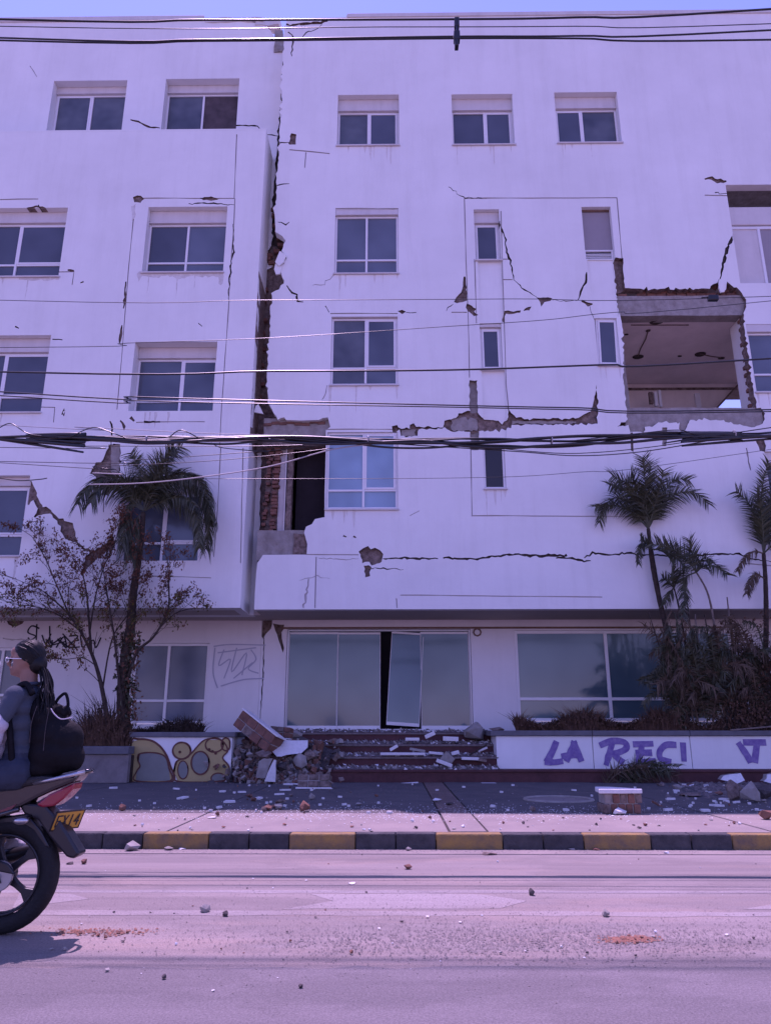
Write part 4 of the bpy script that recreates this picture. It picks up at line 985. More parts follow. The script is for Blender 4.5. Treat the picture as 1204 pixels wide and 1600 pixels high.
def frond(name, path, Y, parent, leaf=.5, dens=.022, droop=.5, m='frond', dy=-.3, seed=0, both=True, wid=.022, up=0.0):
    dens *= .6; wid *= .95; leaf *= 1.1
    """rachis through photo points; leaflets leave it on both sides and hang"""
    rnd = random.Random(seed); n = len(path)
    P = spline([at(x, y, Y+dy*(i/(n-1))**1.3) for i, (x, y) in enumerate(path)], 8)
    b = MB(); L = len(P)
    b.tube(P, [.016*(1-i/L)+.004 for i in range(L)], 5)
    acc = 0; tot = sum((P[i+1]-P[i]).length for i in range(L-1)); s = 0
    side = 1
    for i in range(L-1):
        seg = P[i+1]-P[i]; T = seg.normalized()
        u = T.cross(Vector((0, -1, 0)));
        if u.length < .1: u = Vector((0, 0, 1))
        u.normalize()
        if u.z < 0: u = -u
        o = T.cross(u).normalized()
        while acc < seg.length:
            f = (s+acc)/tot; p = P[i]+T*acc; acc += dens*rnd.uniform(.6, 1.3)
            if f < .12: continue
            ln = leaf*(math.sin(min(1, f*1.25+.12)*math.pi*.82)**.6)*rnd.uniform(.8, 1.1)
            side = -side
            d = (T*rnd.uniform(.6, .85)+u*side*rnd.uniform(.65, .85)+o*rnd.uniform(-.35, .35)+Vector((0, 0, up))).normalized()
            w = d.cross(Vector((rnd.uniform(-1, 1), rnd.uniform(-1, 1), rnd.uniform(-1, 1)))).normalized()*wid*rnd.uniform(.6, 1.1)
            q = p; pr = None; K = 4
            for k in range(K+1):
                ww = w*(1, 1, .8, .5, .05)[k]
                a, c = len(b.v), len(b.v)+1; b.v += [tuple(q+ww/2), tuple(q-ww/2)]
                if pr: b.f.append((pr[0], pr[1], c, a)); b.m.append(0)
                pr = (a, c); d = (d+Vector((0, 0, -droop*rnd.uniform(.25, .5)))).normalized(); q = q+d*ln/K
        s += seg.length; acc -= seg.length
    return b.build(name, M[m], parent, loc=P[0])
def leafcloud(b, c, r, n, size, rnd, flat=1.0):
    for _ in range(n):
        p = Vector(c)+Vector((rnd.gauss(0, r), rnd.gauss(0, r)*flat, rnd.gauss(0, r)))
        e = Euler((rnd.uniform(0, 6.3), rnd.uniform(0, 6.3), rnd.uniform(0, 6.3))).to_matrix(); s = size*rnd.uniform(.6, 1.3)
        vs = [p+e @ Vector(v)*s for v in ((-.5, 0, 0), (0, -.25, .06), (.5, 0, 0), (0, .25, .06))]
        b.add(vs, [(0, 1, 2), (0, 2, 3)])
# ---- left palm
YA = 15.95
pa = empty('palm_tree', at(195, 1150, YA), 'palm with drooping fronds beside the left wing, its trunk wrapped in creeper', 'palm tree')
tp = spline([at(x, y, YA) for x, y in ((196, 1160), (192, 1090), (196, 1030), (204, 980), (207, 940), (214, 890), (221, 840), (224, 800))], 6)
MB().tube(tp, [.085*(1-i/len(tp))+.045+.012*(i % 2) for i in range(len(tp))], 9).build('trunk', M['bark'], pa, smooth=True)
FR = [([(225, 798), (234, 760), (252, 722), (284, 698)], .50, .45), ([(225, 798), (240, 750), (262, 712), (272, 696)], .45, .4), ([(226, 796), (222, 750), (212, 722), (205, 708)], .38, .5), ([(224, 796), (200, 752), (165, 746), (135, 765), (122, 788)], .55, 1.1), ([(224, 798), (190, 765), (158, 762), (142, 785)], .5, 1.2),
      ([(226, 796), (262, 752), (300, 745), (322, 768), (330, 812)], .55, 1.1), ([(226, 796), (270, 758), (310, 768), (328, 810), (322, 858)], .5, 1.2), ([(226, 798), (258, 778), (290, 786), (308, 812), (312, 856)], .45, 1.0), ([(226, 798), (262, 780), (288, 778), (305, 790)], .3, 1.0),
      ([(224, 798), (204, 790), (196, 820), (192, 856)], .5, 1.3), ([(225, 800), (214, 812), (206, 840), (204, 872)], .5, 1.3), ([(225, 798), (232, 770), (246, 742), (262, 728)], .4, .6), ([(224, 798), (208, 770), (192, 752), (180, 748)], .45, .9), ([(226, 798), (246, 762), (276, 742), (300, 744)], .45, .9)]
for i, (p_, l_, d_) in enumerate(FR): frond('frond', p_, YA, pa, l_, .016, d_, 'frond', random.Random(i).uniform(-.9, .1), i, wid=.03)
frond('dead_frond', [(224, 804), (214, 830), (216, 860), (214, 886)], YA, pa, .4, .03, 1.2, 'frond_dry', -.1, 50)
frond('dead_frond', [(222, 900), (208, 915), (203, 935), (201, 948)], YA, pa, .12, .03, 1.2, 'frond_dry', -.15, 51)
b = MB(); rnd = random.Random(5)
for k in range(130):
    y = rnd.uniform(985, 1140); leafcloud(b, at(197+rnd.gauss(0, 7)+(4 if y < 1040 else 0), y, YA-.05), .05, 5, .10, rnd)
tag(b.build('creeper', M['frond'], pa), kind='stuff')
b = MB()
for k in range(60): leafcloud(b, at(rnd.uniform(190, 218), rnd.uniform(990, 1130), YA-.1), .07, 4, .09, rnd)
tag(b.build('creeper', M['leaf_brown'], pa), kind='stuff')
# ---- bare tree with brown leaves
YBt = 15.85
tr = empty('bare_tree', at(168, 1150, YBt), 'half bare small tree with brown leaves in front of the left wing', 'tree')
b = MB(); lb = MB(); lo = MB(); rnd = random.Random(12)
def grow(p, d, ln, r, lev):
    q = p; pts = [p]; k = 4
    for i in range(k):
        d = (d+Vector((rnd.gauss(0, .13), rnd.gauss(0, .10), rnd.gauss(0, .10)+.02))).normalized(); q = q+d*ln/k; q.y = min(q.y, 16.22); pts.append(q.copy())
    b.tube(pts, [r*(1-.5*i/k) for i in range(k+1)], 4, cap=False)
    if lev == 0 or r < .0035:
        for s in pts[1:]:
            if rnd.random() < .95:
                px = s.x/s.y*FOC+602
                olive = (s.z < 3.9 and rnd.random() < .55)
                leafcloud(lo if olive else lb, s, .045, rnd.randint(3, 6), .062, rnd, .6)
        return
    for c in range(rnd.choice((2, 3, 3))):
        t = pts[rnd.choice((2, 3, 4))]
        nd = (d+Vector((rnd.gauss(0, .55), rnd.gauss(0, .25), rnd.gauss(.1, .42)))).normalized()
        grow(t, nd, ln*rnd.uniform(.6, .85), r*.58, lev-1)
def limb(path, r0, r1, lev=3, n=5, lead=.5, name='branch', outward=0.0):
    P = spline([at(x, y, YBt+dz) for x, y, dz in path], 5); L = len(P)
    b.tube(P, [r0+(r1-r0)*i/(L-1) for i in range(L)], 6)
    for k in range(n):
        i = int(L*(.35+.65*k/max(1, n-1)))-1; T = (P[min(i+1, L-1)]-P[i-1]).normalized()
        nd = (T+Vector((rnd.gauss(outward, .5), rnd.gauss(0, .3), rnd.gauss(.2, .4)))).normalized()
        grow(P[i], nd, lead*rnd.uniform(.8, 1.2), max(.007, r1*.8), lev)
limb([(172, 1150, 0), (166, 1110, 0), (156, 1060, 0), (143, 1020, 0), (125, 985, 0), (103, 955, -.1), (70, 925, -.2)], .055, .012, 4, 9, .55)
limb([(143, 1020, 0), (140, 980, 0), (136, 930, -.1), (128, 890, -.1)], .03, .01, 4, 8, .55)
limb([(125, 985, 0), (90, 960, 0), (55, 948, -.1), (30, 945, -.2)], .02, .008, 3, 6, .45)
limb([(196, 1140, 0), (186, 1060, -.05), (178, 990, -.1), (168, 930, -.1), (160, 880, -.1)], .035, .010, 4, 8, .5)
limb([(200, 1060, 0), (215, 1018, -.05), (240, 995, -.1), (262, 955, -.1), (264, 915, -.2), (262, 880, -.2)], .035, .009, 4, 9, .45)
limb([(246, 985, -.1), (275, 958, -.1), (305, 950, -.1)], .015, .007, 3, 4, .35)
limb([(150, 1040, 0), (130, 1028, 0), (105, 1030, 0), (90, 1028, 0)], .012, .005, 2, 4, .25)
limb([(140, 990, 0), (150, 930, -.1), (165, 880, -.1), (185, 840, -.1)], .02, .007, 4, 8, .45)
limb([(160, 1080, 0), (175, 1000, 0), (200, 960, 0), (215, 930, -.1)], .02, .008, 4, 8, .4)
limb([(110, 965, 0), (85, 905, 0), (70, 870, 0), (50, 838, 0)], .018, .006, 3, 7, .35)
b.build('trunk', M['bark'], tr, smooth=True)
tag(lb.build('crown', M['leaf_brown'], tr), kind='stuff'); tag(lo.build('crown', M['leaf_olive'], tr), kind='stuff')
# ---- right palms
YV = 16.38
def palm(label, trunk, r0, r1, fronds, seed, bark='bark', m='frond', leaf=.4, Yp=YV):
    e = empty('palm_tree', at(*trunk[0], Yp), label, 'palm tree')
    P = spline([at(x, y, Yp) for x, y in trunk], 6); L = len(P)
    MB().tube(P, [r0+(r1-r0)*i/(L-1)+.004*(i % 2) for i in range(L)], 8).build('trunk', M[bark], e, smooth=True)
    for i, f in enumerate(fronds):
        frond('frond', f[0], Yp, e, (f[1] if len(f) > 1 else leaf), .018, f[2] if len(f) > 2 else .5, f[3] if len(f) > 3 else m, random.Random(seed+i).uniform(-.7, 0), seed+i, wid=.028, up=f[4] if len(f) > 4 else 0)
    return e
c = (1012, 826)
palm('tall slender palm with feathery crown beside the collapsed bay', [(1072, 1130), (1058, 1060), (1042, 990), (1028, 930), (1018, 880), c], .075, .04,
     [([c, (1008, 785), (1007, 750), (1002, 714)], .42, .2), ([c, (1014, 790), (1014, 755), (1016, 722)], .4, .2), ([c, (998, 785), (980, 757), (956, 744)], .42, .35), ([c, (990, 792), (962, 778), (944, 792), (936, 816)], .36, .7), ([c, (986, 800), (958, 790), (930, 792)], .32, .6),
      ([c, (1028, 788), (1050, 752), (1076, 750)], .36, .3), ([c, (1030, 795), (1056, 772), (1085, 770), (1106, 788)], .36, .5), ([c, (1022, 790), (1030, 760), (1036, 735)], .4, .25), ([c, (1000, 780), (990, 752), (985, 740)], .4, .25), ([c, (1004, 792), (975, 765), (952, 758)], .36, .4)], 100)
c = (1018, 858)
palm('small palm crown sprouting low on the slender trunk', [(1062, 1130), (1045, 1010), (1030, 930), c], .04, .02, [([c, (1008, 848), (998, 860), (997, 882)], .22, .8), ([c, (1005, 845), (1000, 838)], .2, .4), ([c, (1040, 862), (1062, 878), (1080, 892)], .45, .1, 'frond', .5)], 130)
c = (1087, 894)
palm('palm with pale bare stem and fan of fronds right of the slender palm', [(1132, 1120), (1122, 1040), (1114, 970), (1104, 925), c], .03, .016,
     [([c, (1070, 872), (1045, 856), (1016, 850)], .38, .1, 'frond', .45), ([c, (1082, 872), (1078, 856), (1074, 842)], .35, .2, 'frond', .3), ([c, (1100, 884), (1116, 886), (1136, 898)], .3, .4), ([c, (1094, 876), (1104, 872), (1112, 880)], .25, .5), ([c, (1068, 905), (1068, 935), (1066, 965)], .3, .6)], 160, 'bark_pale')
c = (1052, 918)
palm('short dark palm growing between the two tall palms', [(1080, 1120), (1070, 1010), (1060, 950), c], .025, .014, [([c, (1050, 900), (1050, 890)], .25, .3), ([c, (1038, 905), (1034, 902)], .25, .4), ([c, (1060, 898), (1066, 888)], .25, .3), ([c, (1044, 930), (1036, 945)], .25, .8)], 190)
c = (1192, 865)
palm('grey green palm at the right edge of the view', [(1190, 1150), (1193, 1060), (1196, 980), (1195, 910), c], .07, .04,
     [([c, (1184, 820), (1170, 788), (1150, 768)], .36, .3), ([c, (1190, 820), (1186, 785), (1182, 770)], .4, .3), ([c, (1205, 810), (1220, 780), (1240, 770)], .4, .4), ([c, (1178, 862), (1163, 872), (1152, 892)], .22, .9, 'frond_dry'), ([(1195, 905), (1180, 898), (1170, 912), (1166, 928)], .25, .9, 'frond_dry'),
      ([c, (1188, 790), (1192, 750), (1200, 720)], .35, .3), ([c, (1200, 790), (1208, 760), (1216, 740)], .35, .3), ([c, (1210, 850), (1230, 850), (1250, 870)], .4, .8)], 220, 'bark')
# undergrowth clump of palm shoots
cl_ = empty('palm_clump', at(1080, 1130, YV-.1), 'dark tangled clump of low palm shoots and dead fronds in the right planter', 'palm clump')
rnd = random.Random(77)
for k in range(52):
    x0 = rnd.uniform(1050, 1140); y0 = rnd.uniform(1085, 1135); an = rnd.uniform(-.5, .8); ln = rnd.uniform(50, 135)
    x1 = x0+math.sin(an)*ln*.5; y1 = y0-math.cos(an)*ln*.8; x2 = x0+math.sin(an)*ln; y2 = y1+rnd.uniform(-25, 25)
    frond('frond', [(x0, y0), (x1, y1), (x2, y2)], YV-.05, cl_, rnd.uniform(.2, .38), .022, rnd.uniform(.5, 1.2), 'frond' if rnd.random() < .7 else 'frond_dry', rnd.uniform(-.5, .1), 300+k, wid=.026)
for k, pth in enumerate(([(1072, 1110), (1045, 1068), (1022, 1056), (998, 1064)], [(1070, 1115), (1040, 1080), (1018, 1085), (1004, 1104)], [(1075, 1110), (1052, 1075), (1030, 1060), (1010, 1068)])):
    frond('frond', pth, YV-.1, cl_, .22, .018, .5, 'frond', -.4, 400+k, wid=.026)
for k, (x0, y0, x1, y1, r) in enumerate(((1135, 933, 1150, 1120, .022), (1068, 905, 1090, 1120, .018), (1100, 960, 1118, 1120, .02), (1085, 960, 1096, 1120, .022), (1040, 990, 1070, 1125, .03), (1050, 1000, 1075, 1125, .03), (1150, 990, 1155, 1130, .02), (1012, 955, 1045, 1080, .012), (1110, 990, 1128, 1080, .015))):
    MB().tube([at(x0, y0, YV), at((x0+x1)/2+3, (y0+y1)/2, YV-.05), at(x1, y1, YV)], [r*.6, r, r*1.3], 7).build('stem', M['bark_pale' if k in (0, 3, 8) else 'bark'], cl_, smooth=True)
b = MB()
for k in range(70): leafcloud(b, at(rnd.gauss(1082, 26), rnd.uniform(1040, 1138), YV), .07, 5, .13, rnd, .8)
tag(b.build('foliage', M['frond'], cl_), kind='stuff')
e = empty('shrub', at(1175, 1130, YV-.1), 'brownish shrub at the right edge behind the planter wall', 'shrub')
for k in range(34):
    x0 = rnd.uniform(1130, 1250); y0 = rnd.uniform(1060, 1135); an = rnd.uniform(-.6, .6); ln = rnd.uniform(60, 150)
    frond('dead_frond', [(x0, y0), (x0+math.sin(an)*ln*.5, y0-ln*.7), (x0+math.sin(an)*ln*1.1, y0-ln*.75+rnd.uniform(-15, 30))], YV-.05, e, rnd.uniform(.2, .36), .024, rnd.uniform(.8, 1.4), 'frond_dry' if rnd.random() < .75 else 'frond', rnd.uniform(-.45, .05), 700+k, wid=.024)
b = MB()
for k in range(330): leafcloud(b, at(rnd.gauss(1186, 30), 1138-abs(rnd.gauss(0, 75)), YV-.1), .07, 6, .09, rnd, .8)
tag(b.build('foliage', M['twig_dry'], e), kind='stuff')
b = MB()
for k in range(60): 
    x = rnd.uniform(1130, 1260); b.tube([at(x, 1140, YV-.1), at(x+rnd.gauss(0, 20), 1080, YV-.1), at(x+rnd.gauss(0, 45), rnd.uniform(980, 1060), YV-.15)], [.012, .008, .003], 4, cap=False)
b.build('branches', M['bark'], e)
for k in range(16):
    x = rnd.uniform(1020, 1120); y = rnd.uniform(940, 1030)
    frond('dead_frond', [(x, y), (x+rnd.uniform(-12, 12), y+30), (x+rnd.uniform(-16, 16), y+rnd.uniform(60, 110))], YV-.05, cl_, .2, .03, 1.2, 'frond_dry' if k % 2 else 'frond', rnd.uniform(-.3, 0), 500+k, wid=.02)
# dry plants
def dry(name, x0, x1, y0, hpx, Y, n, label, m='twig_dry', seed=0, cat='dry plants'):
    rnd = random.Random(seed); b = MB()
    for k in range(n):
        x = rnd.uniform(x0, x1); p = at(x, y0, Y+rnd.uniform(-.12, .2)); h = hpx*.0145*rnd.uniform(.4, 1.15)*(.75+.4*math.sin(x*.05)); lean = rnd.gauss(0, .35)
        q = p+Vector((lean*h*.5, rnd.uniform(-.1, .05), h*.6)); r = p+Vector((lean*h*1.3, rnd.uniform(-.2, .05), h*rnd.uniform(.8, 1)))
        w = rnd.uniform(.006, .014)
        b.add([p+Vector((-w, 0, 0)), p+Vector((w, 0, 0)), q+Vector((w*.8, 0, 0)), q+Vector((-w*.8, 0, 0)), r], [(0, 1, 2, 3), (3, 2, 4)])
        if rnd.random() < .5: leafcloud(b, q, .03, 2, .06, rnd)
    o = b.build(name, M[m], None, loc=at((x0+x1)/2, y0, Y)); return tag(o, label, cat, kind='stuff')
dry('dry_grass', 806, 1075, 1142, 33, YP+.35, 2600, 'dry brown plants along the right planter under the window', seed=1)
dry('dry_grass', 1060, 1290, 1145, 40, YP+.3, 1200, 'dry tangle of twigs at the right end of the planter', seed=2)
dry('dry_grass', 128, 200, 1170, 50, 15.8, 900, 'dry shrubs at the foot of the bare tree', seed=3)
dry('dry_grass', 200, 318, 1148, 26, YL+.5, 700, 'low dark dry plants under the left ground floor window', 'bark', seed=4)
dry('dry_grass', 120, 175, 1160, 66, 15.9, 160, 'thin bare twigs rising from the low planter', 'bark', seed=6)
# hanging dry bits over the planter edge
fp = empty('fallen_frond', at(970, 1215, YP-.3), 'fallen dark palm fronds heaped on the bottom step by the planter', 'palm frond')
for k in range(9):
    rnd = random.Random(900+k); x = rnd.uniform(935, 985)
    frond('frond', [(x, 1238+rnd.uniform(-6, 3)), (x+30, 1200+rnd.uniform(-10, 14)), (x+75, 1196+rnd.uniform(0, 25))], 15.6, fp, .25, .03, .6, 'frond' if k % 3 else 'frond_dry', -.15, 900+k)

# ================================================================== RUBBLE
def stone_mesh(seed, flatness=.6, m='concrete', npts=14):
    rnd = random.Random(seed); bm = bmesh.new()
    for _ in range(npts):
        v = Vector((rnd.gauss(0, 1), rnd.gauss(0, 1), rnd.gauss(0, 1))).normalized()*rnd.uniform(.75, 1)
        bm.verts.new((v.x*.5, v.y*.5, v.z*.5*flatness))
    r = bmesh.ops.convex_hull(bm, input=bm.verts)
    bmesh.ops.delete(bm, geom=[v for v in r['geom_interior'] if isinstance(v, bmesh.types.BMVert)], context='VERTS')
    z = min(v.co.z for v in bm.verts)
    for v in bm.verts: v.co.z -= z
    me = bpy.data.meshes.new('chunk'); bm.to_mesh(me); bm.free(); me.materials.append(M[m]); return me
def place(me, name, p, sx, sy, sz, rz, label, cat, group=None, rx=0, ry=0):
    o = bpy.data.objects.new(name, me); col.objects.link(o); o.location = p; o.scale = (sx, sy, sz); o.rotation_euler = (rx, ry, rz)
    return tag(o, label, cat, group)
def onground(px, py, z): return gr(px, py, z)
rnd = random.Random(40)
CH = {m: [stone_mesh(s, f, m) for s, f in ((1, .5), (2, .7), (3, .9), (4, .35))] for m in ('concrete', 'brick', 'plaster_chip', 'stone_dark', 'rubble')}
def chip_mesh(seed, m):
    rnd = random.Random(seed); n = rnd.randint(4, 6)
    P = [(math.cos(2*math.pi*k/n+rnd.uniform(-.4, .4))*rnd.uniform(.35, .55), math.sin(2*math.pi*k/n+rnd.uniform(-.4, .4))*rnd.uniform(.35, .55)) for k in range(n)]
    b = MB().prism(P, 'z', 0, .12); me = bpy.data.meshes.new('chip'); me.from_pydata(b.v, [], b.f); me.materials.append(M[m]); return me
CP = [chip_mesh(s, 'plaster_chip') for s in range(6)]
# chips and stones one can count: pavement in the shade
def zone(x):
    return 'in front of the left planter' if x < 370 else ('at the foot of the rubble heap' if x < 520 else ('below the entrance steps' if x < 775 else ('before the planter with purple letters' if x < 1050 else 'around the right rubble heap')))
def rzone(x, y):
    return ('near the kerb' if y < 1390 else ('between the worn lines' if y < 1436 else ('on the sunlit lane' if y < 1505 else 'on the dark nearest lane')))+(' at left' if x < 420 else (' at centre' if x < 800 else ' at right'))
LB = {'p_sh': ('plaster_chip', 'white plaster chip lying flat on the shaded pavement', 'plaster chip', 'white plaster chips on the shaded pavement'),
      'r_sh': ('rubble_stone', 'small lump of rubble on the shaded pavement', 'rubble', 'small rubble lumps on the shaded pavement'),
      'r_li': ('pebble', 'small broken stone on the sunlit pavement strip', 'stone', 'stones on the sunlit pavement strip'),
      'r_ro': ('pebble', 'small stone lying on the road surface', 'stone', 'stones scattered on the road'),
      'b_ro': ('brick_crumb', 'orange brick crumb lying in the road', 'brick crumb', 'brick crumbs in the road')}
for k in range(95):
    x = rnd.choice((rnd.uniform(110, 1200), rnd.gauss(400, 90), rnd.gauss(1120, 60))); y = rnd.uniform(1226, 1271)
    p = onground(x, y, PZ+.004); s = .05+.24*rnd.random()**3*(.6 if 560 < x < 900 else 1)
    n_, l, c, g_ = LB['p_sh']; place(rnd.choice(CP), n_, p, s, s*rnd.uniform(.5, 1), .22, rnd.uniform(0, 6), l.replace('on the shaded pavement', zone(x)), c, g_+' '+zone(x), rnd.uniform(-.1, .1))
for k in range(70):
    x = rnd.choice((rnd.uniform(110, 1200), rnd.gauss(440, 60), rnd.gauss(1130, 50))); y = rnd.uniform(1226, 1271); p = onground(x, y, PZ)
    s = .04+.15*rnd.random()**3; n_, l, c, g_ = LB['r_sh']; l = l.replace('on the shaded pavement', zone(x)); g_ = g_+' '+zone(x); place(rnd.choice(CH[rnd.choice(('concrete', 'brick', 'rubble'))]), n_, p, s, s, s, rnd.uniform(0, 6), l, c, g_)
for k in range(60):
    x = rnd.uniform(110, 1204); y = rnd.uniform(1275, 1300); p = onground(x, y, PZ); s = rnd.uniform(.02, .06)
    n_, l, c, g_ = LB['r_li']; l = l+(' left of the joint lines' if x < 680 else ' right of the joint lines'); g_ = l; place(rnd.choice(CH[rnd.choice(('concrete', 'brick', 'stone_dark', 'plaster_chip'))]), n_, p, s, s, s, rnd.uniform(0, 6), l, c, g_)
for k in range(120):
    x = rnd.uniform(60, 1204); y = rnd.choice((rnd.uniform(1332, 1440), rnd.uniform(1332, 1500), rnd.uniform(1440, 1500), rnd.uniform(1440, 1560))); p = onground(x, y, .003); s = .006+.024*rnd.random()**2.2
    n_, l, c, g_ = LB['r_ro']; l = 'small stone lying '+rzone(x, y); g_ = l; place(rnd.choice(CH[rnd.choice(('concrete', 'stone_dark', 'stone_dark', 'plaster_chip'))]), n_, p, s, s, s, rnd.uniform(0, 6), l, c, g_)
for k in range(34):
    x, y = rnd.choice(((rnd.gauss(985, 16), rnd.gauss(1469, 3)), (rnd.gauss(160, 30), rnd.gauss(1457, 4)), (rnd.uniform(300, 1200), rnd.uniform(1335, 1500)))); p = onground(x, y, .003); s = rnd.uniform(.012, .03)
    n_, l, c, g_ = LB['b_ro']; l = l.replace('in the road', 'in the red patch at right' if abs(x-985) < 60 and abs(y-1469) < 14 else ('in the orange smear by the motorcycle' if x < 260 else 'elsewhere on the road')); g_ = l; place(rnd.choice(CH['brick']), n_, p, s, s, s, rnd.uniform(0, 6), l, c, g_)
# brick dust smears on the road
def smear(cx, cy, rx, ry, n, seed, m='brick_dust', s0=.004, s1=.014, z=.004):
    rnd = random.Random(seed); b = MB()
    for k in range(n):
        p = gr(cx+rnd.gauss(0, rx), cy+rnd.gauss(0, ry), 0); s = rnd.uniform(s0, s1); a = rnd.uniform(0, 6)
        b.add([(p.x+s*math.cos(a+t*2.1), p.y+s*math.sin(a+t*2.1), z) for t in range(3)]+[(p.x, p.y, z+s*.5)], [(0, 1, 3), (1, 2, 3), (2, 0, 3)])
    return b
b = smear(985, 1469, 20, 2.5, 420, 1); tag(b.build('brick_crumbs', M['brick_dust']), 'patch of orange brick crumbs crushed on the road at right', 'brick dust', kind='stuff')
b = smear(150, 1457, 45, 3, 240, 2); tag(b.build('brick_crumbs', M['brick_dust']), 'smear of orange brick dust beside the motorcycle shadow', 'brick dust', kind='stuff')
b = smear(600, 1430, 340, 50, 3500, 3, 'pavement', .002, .007); b2 = smear(850, 1470, 250, 14, 5000, 4, 'pavement', .003, .009); b.add(b2.v, b2.f)
tag(b.build('grit', M['pavement']), 'fine grit scattered over the road', 'grit', kind='stuff')
b = smear(620, 1290, 380, 9, 2500, 5, 'pavement', .004, .012, PZ+.002); tag(b.build('grit', M['plaster_chip']), 'pale grit on the sunlit pavement', 'grit', kind='stuff')
b = smear(600, 1248, 380, 12, 1500, 8, 'pavement', .006, .018, PZ+.002); tag(b.build('grit', M['dust']), 'plaster grit over the shaded pavement', 'grit', kind='stuff')
b = smear(620, 1330, 380, 2.5, 1500, 6, 'pavement', .004, .012, .006); tag(b.build('grit', M['pavement']), 'pale grit along the gutter', 'grit', kind='stuff')
# named small pieces
def piece(px, py, w, h, m, label, name='rubble_chunk', z=0, cat='rubble', rz=None, v=None, d=1.0):
    p = onground(px, py, z); s = p.y/1130
    return place(CH[m][random.Random(int(px*7+py)).randrange(4) if v is None else v], name, p, w*s, w*s*d, h*s/.7, random.Random(px).uniform(0, 6) if rz is None else rz, label, cat)
piece(206, 1329, 24, 12, 'concrete', 'pale block of broken brick against the left kerb', z=.005, v=2)
piece(264, 1328, 16, 9, 'concrete', 'grey chunk beside the pale block against the left kerb', z=.005)
piece(284, 1327, 14, 5, 'plaster_chip', 'flat pale chip in the gutter at left', z=.005, v=3)
piece(110, 1350, 14, 7, 'stone_dark', 'dark stone on the road by the motorcycle mudguard')
piece(131, 1350, 10, 9, 'brick', 'orange brick crumb by the motorcycle mudguard', 'brick_crumb')
piece(320, 1425, 18, 10, 'concrete', 'grey stone on the worn road line at left', v=2); piece(352, 1432, 10, 7, 'stone_dark', 'dark pebble just right of the grey stone on the road line', 'pebble')
piece(637, 1358, 13, 8, 'brick', 'orange brick lump on the road in front of the black kerb'); piece(638, 1329, 10, 9, 'concrete', 'round grey stone against the black kerb', z=.005)
piece(762, 1335, 30, 8, 'rubble', 'long brown fragment in the gutter below the yellow kerb', z=.003, v=3, rz=.1, d=.4)
piece(550, 1381, 14, 5, 'plaster_chip', 'small white fragment on the road at centre', v=3); piece(831, 1399, 11, 9, 'stone_dark', 'upright dark scrap on the road right of centre')
piece(946, 1432, 13, 9, 'concrete', 'grey white stone on the worn line at right', v=2); piece(930, 1328, 16, 8, 'brick', 'orange and white lump against the yellow kerb at right', z=.005)
piece(1040, 1334, 11, 8, 'plaster_chip', 'pale round stone in the gutter at right', z=.003); piece(892, 1328, 12, 6, 'concrete', 'small grey stone against the kerb at right', z=.005)
piece(340, 1275, 13, 16, 'brick', 'orange brick shard standing on the pavement edge', z=PZ, d=.5); piece(333, 1278, 18, 4, 'plaster_chip', 'white chip under the orange brick shard', z=PZ, v=3)
piece(967, 1273, 22, 9, 'plaster_chip', 'pair of pale lumps in front of the broken brick block', z=PZ); piece(1197, 1281, 22, 18, 'brick', 'orange brick lump at the right edge of the pavement', z=PZ)
piece(683, 1253, 16, 9, 'plaster_chip', 'white lump on the pavement below the steps', z=PZ); piece(702, 1258, 14, 8, 'stone_dark', 'dark lump on the brown paving strip', z=PZ)
def slab(label, pts, Y, th, m_face, m_core, name='plaster_slab', cat='rubble', tilt=0, parent=None):
    """a broken piece of rendered wall seen as a polygon, standing at depth Y; tilt leans it back (m per m)"""
    if parent is None: parent = empty(name, at(pts[0][0], max(p[1] for p in pts), Y), label, cat)
    P = [at(x, y, Y) for x, y in jag(pts, .5, 7, int(pts[0][0]))]; zmin = min(p.z for p in P)
    n = len(P); sh = lambda p, o: (p.x, p.y+(p.z-zmin)*tilt+o, p.z)
    b = MB(); b.add([sh(p, 0) for p in P]+[sh(p, .025) for p in P], [tuple(range(n))]+[(i, i+n, (i+1) % n+n, (i+1) % n) for i in range(n)])
    b.build('plaster_face', M[m_face], parent)
    c = sum(P, Vector())/n; Q = [c+(p-c)*.97 for p in P]
    b = MB(); b.add([sh(p, .026) for p in Q]+[sh(p, th) for p in Q], [tuple(range(n)), tuple(range(2*n-1, n-1, -1))]+[(i, i+n, (i+1) % n+n, (i+1) % n) for i in range(n)])
    b.build('core', M[m_core], parent)
    return parent
Ys = 15.45
def obox(label, c0, c1, w, t, mats, name='broken_wall_piece', cat='rubble', nrm=Vector((0, -1, .35)), seed=1, n=4, white_side=1):
    """a fallen wall piece along c0-c1: brick and mortar core with a rendered side"""
    e = empty(name, (c0+c1)/2, label, cat); ax = (c1-c0); L = ax.length; ax.normalize(); nr = (nrm-ax*nrm.dot(ax)).normalized(); sd = ax.cross(nr)
    Mx = Matrix((ax, sd, nr)).transposed()
    rnd = random.Random(seed); k = 0; x = 0; bl = L/n
    for i in range(n):
        for j in (-1, 1):
            B = MB().box((x+.008, j*w/4-w/4+.006, -t/2), (x+bl-.006, j*w/4+w/4-.006, t/2+rnd.uniform(-.02, .02)), rot=Mx, org=c0)
            o = B.build('brick', M[mats[0] if rnd.random() < .7 else 'rubble'], e, bevel=.012)
        x += bl
    MB().box((.01, -w/2+.01, -t/2+.02), (L-.01, w/2-.01, t/2-.02), rot=Mx, org=c0).build('mortar', M['concrete'], e)
    s = white_side
    MB().box((-.02, s*w/2 if s > 0 else -w/2-.03, -t/2-.01), (L+.03, w/2+.03 if s > 0 else -w/2, t/2+.01), rot=Mx, org=c0).build('plaster_face', M['plaster_chip'], e, bevel=.006)
    return e
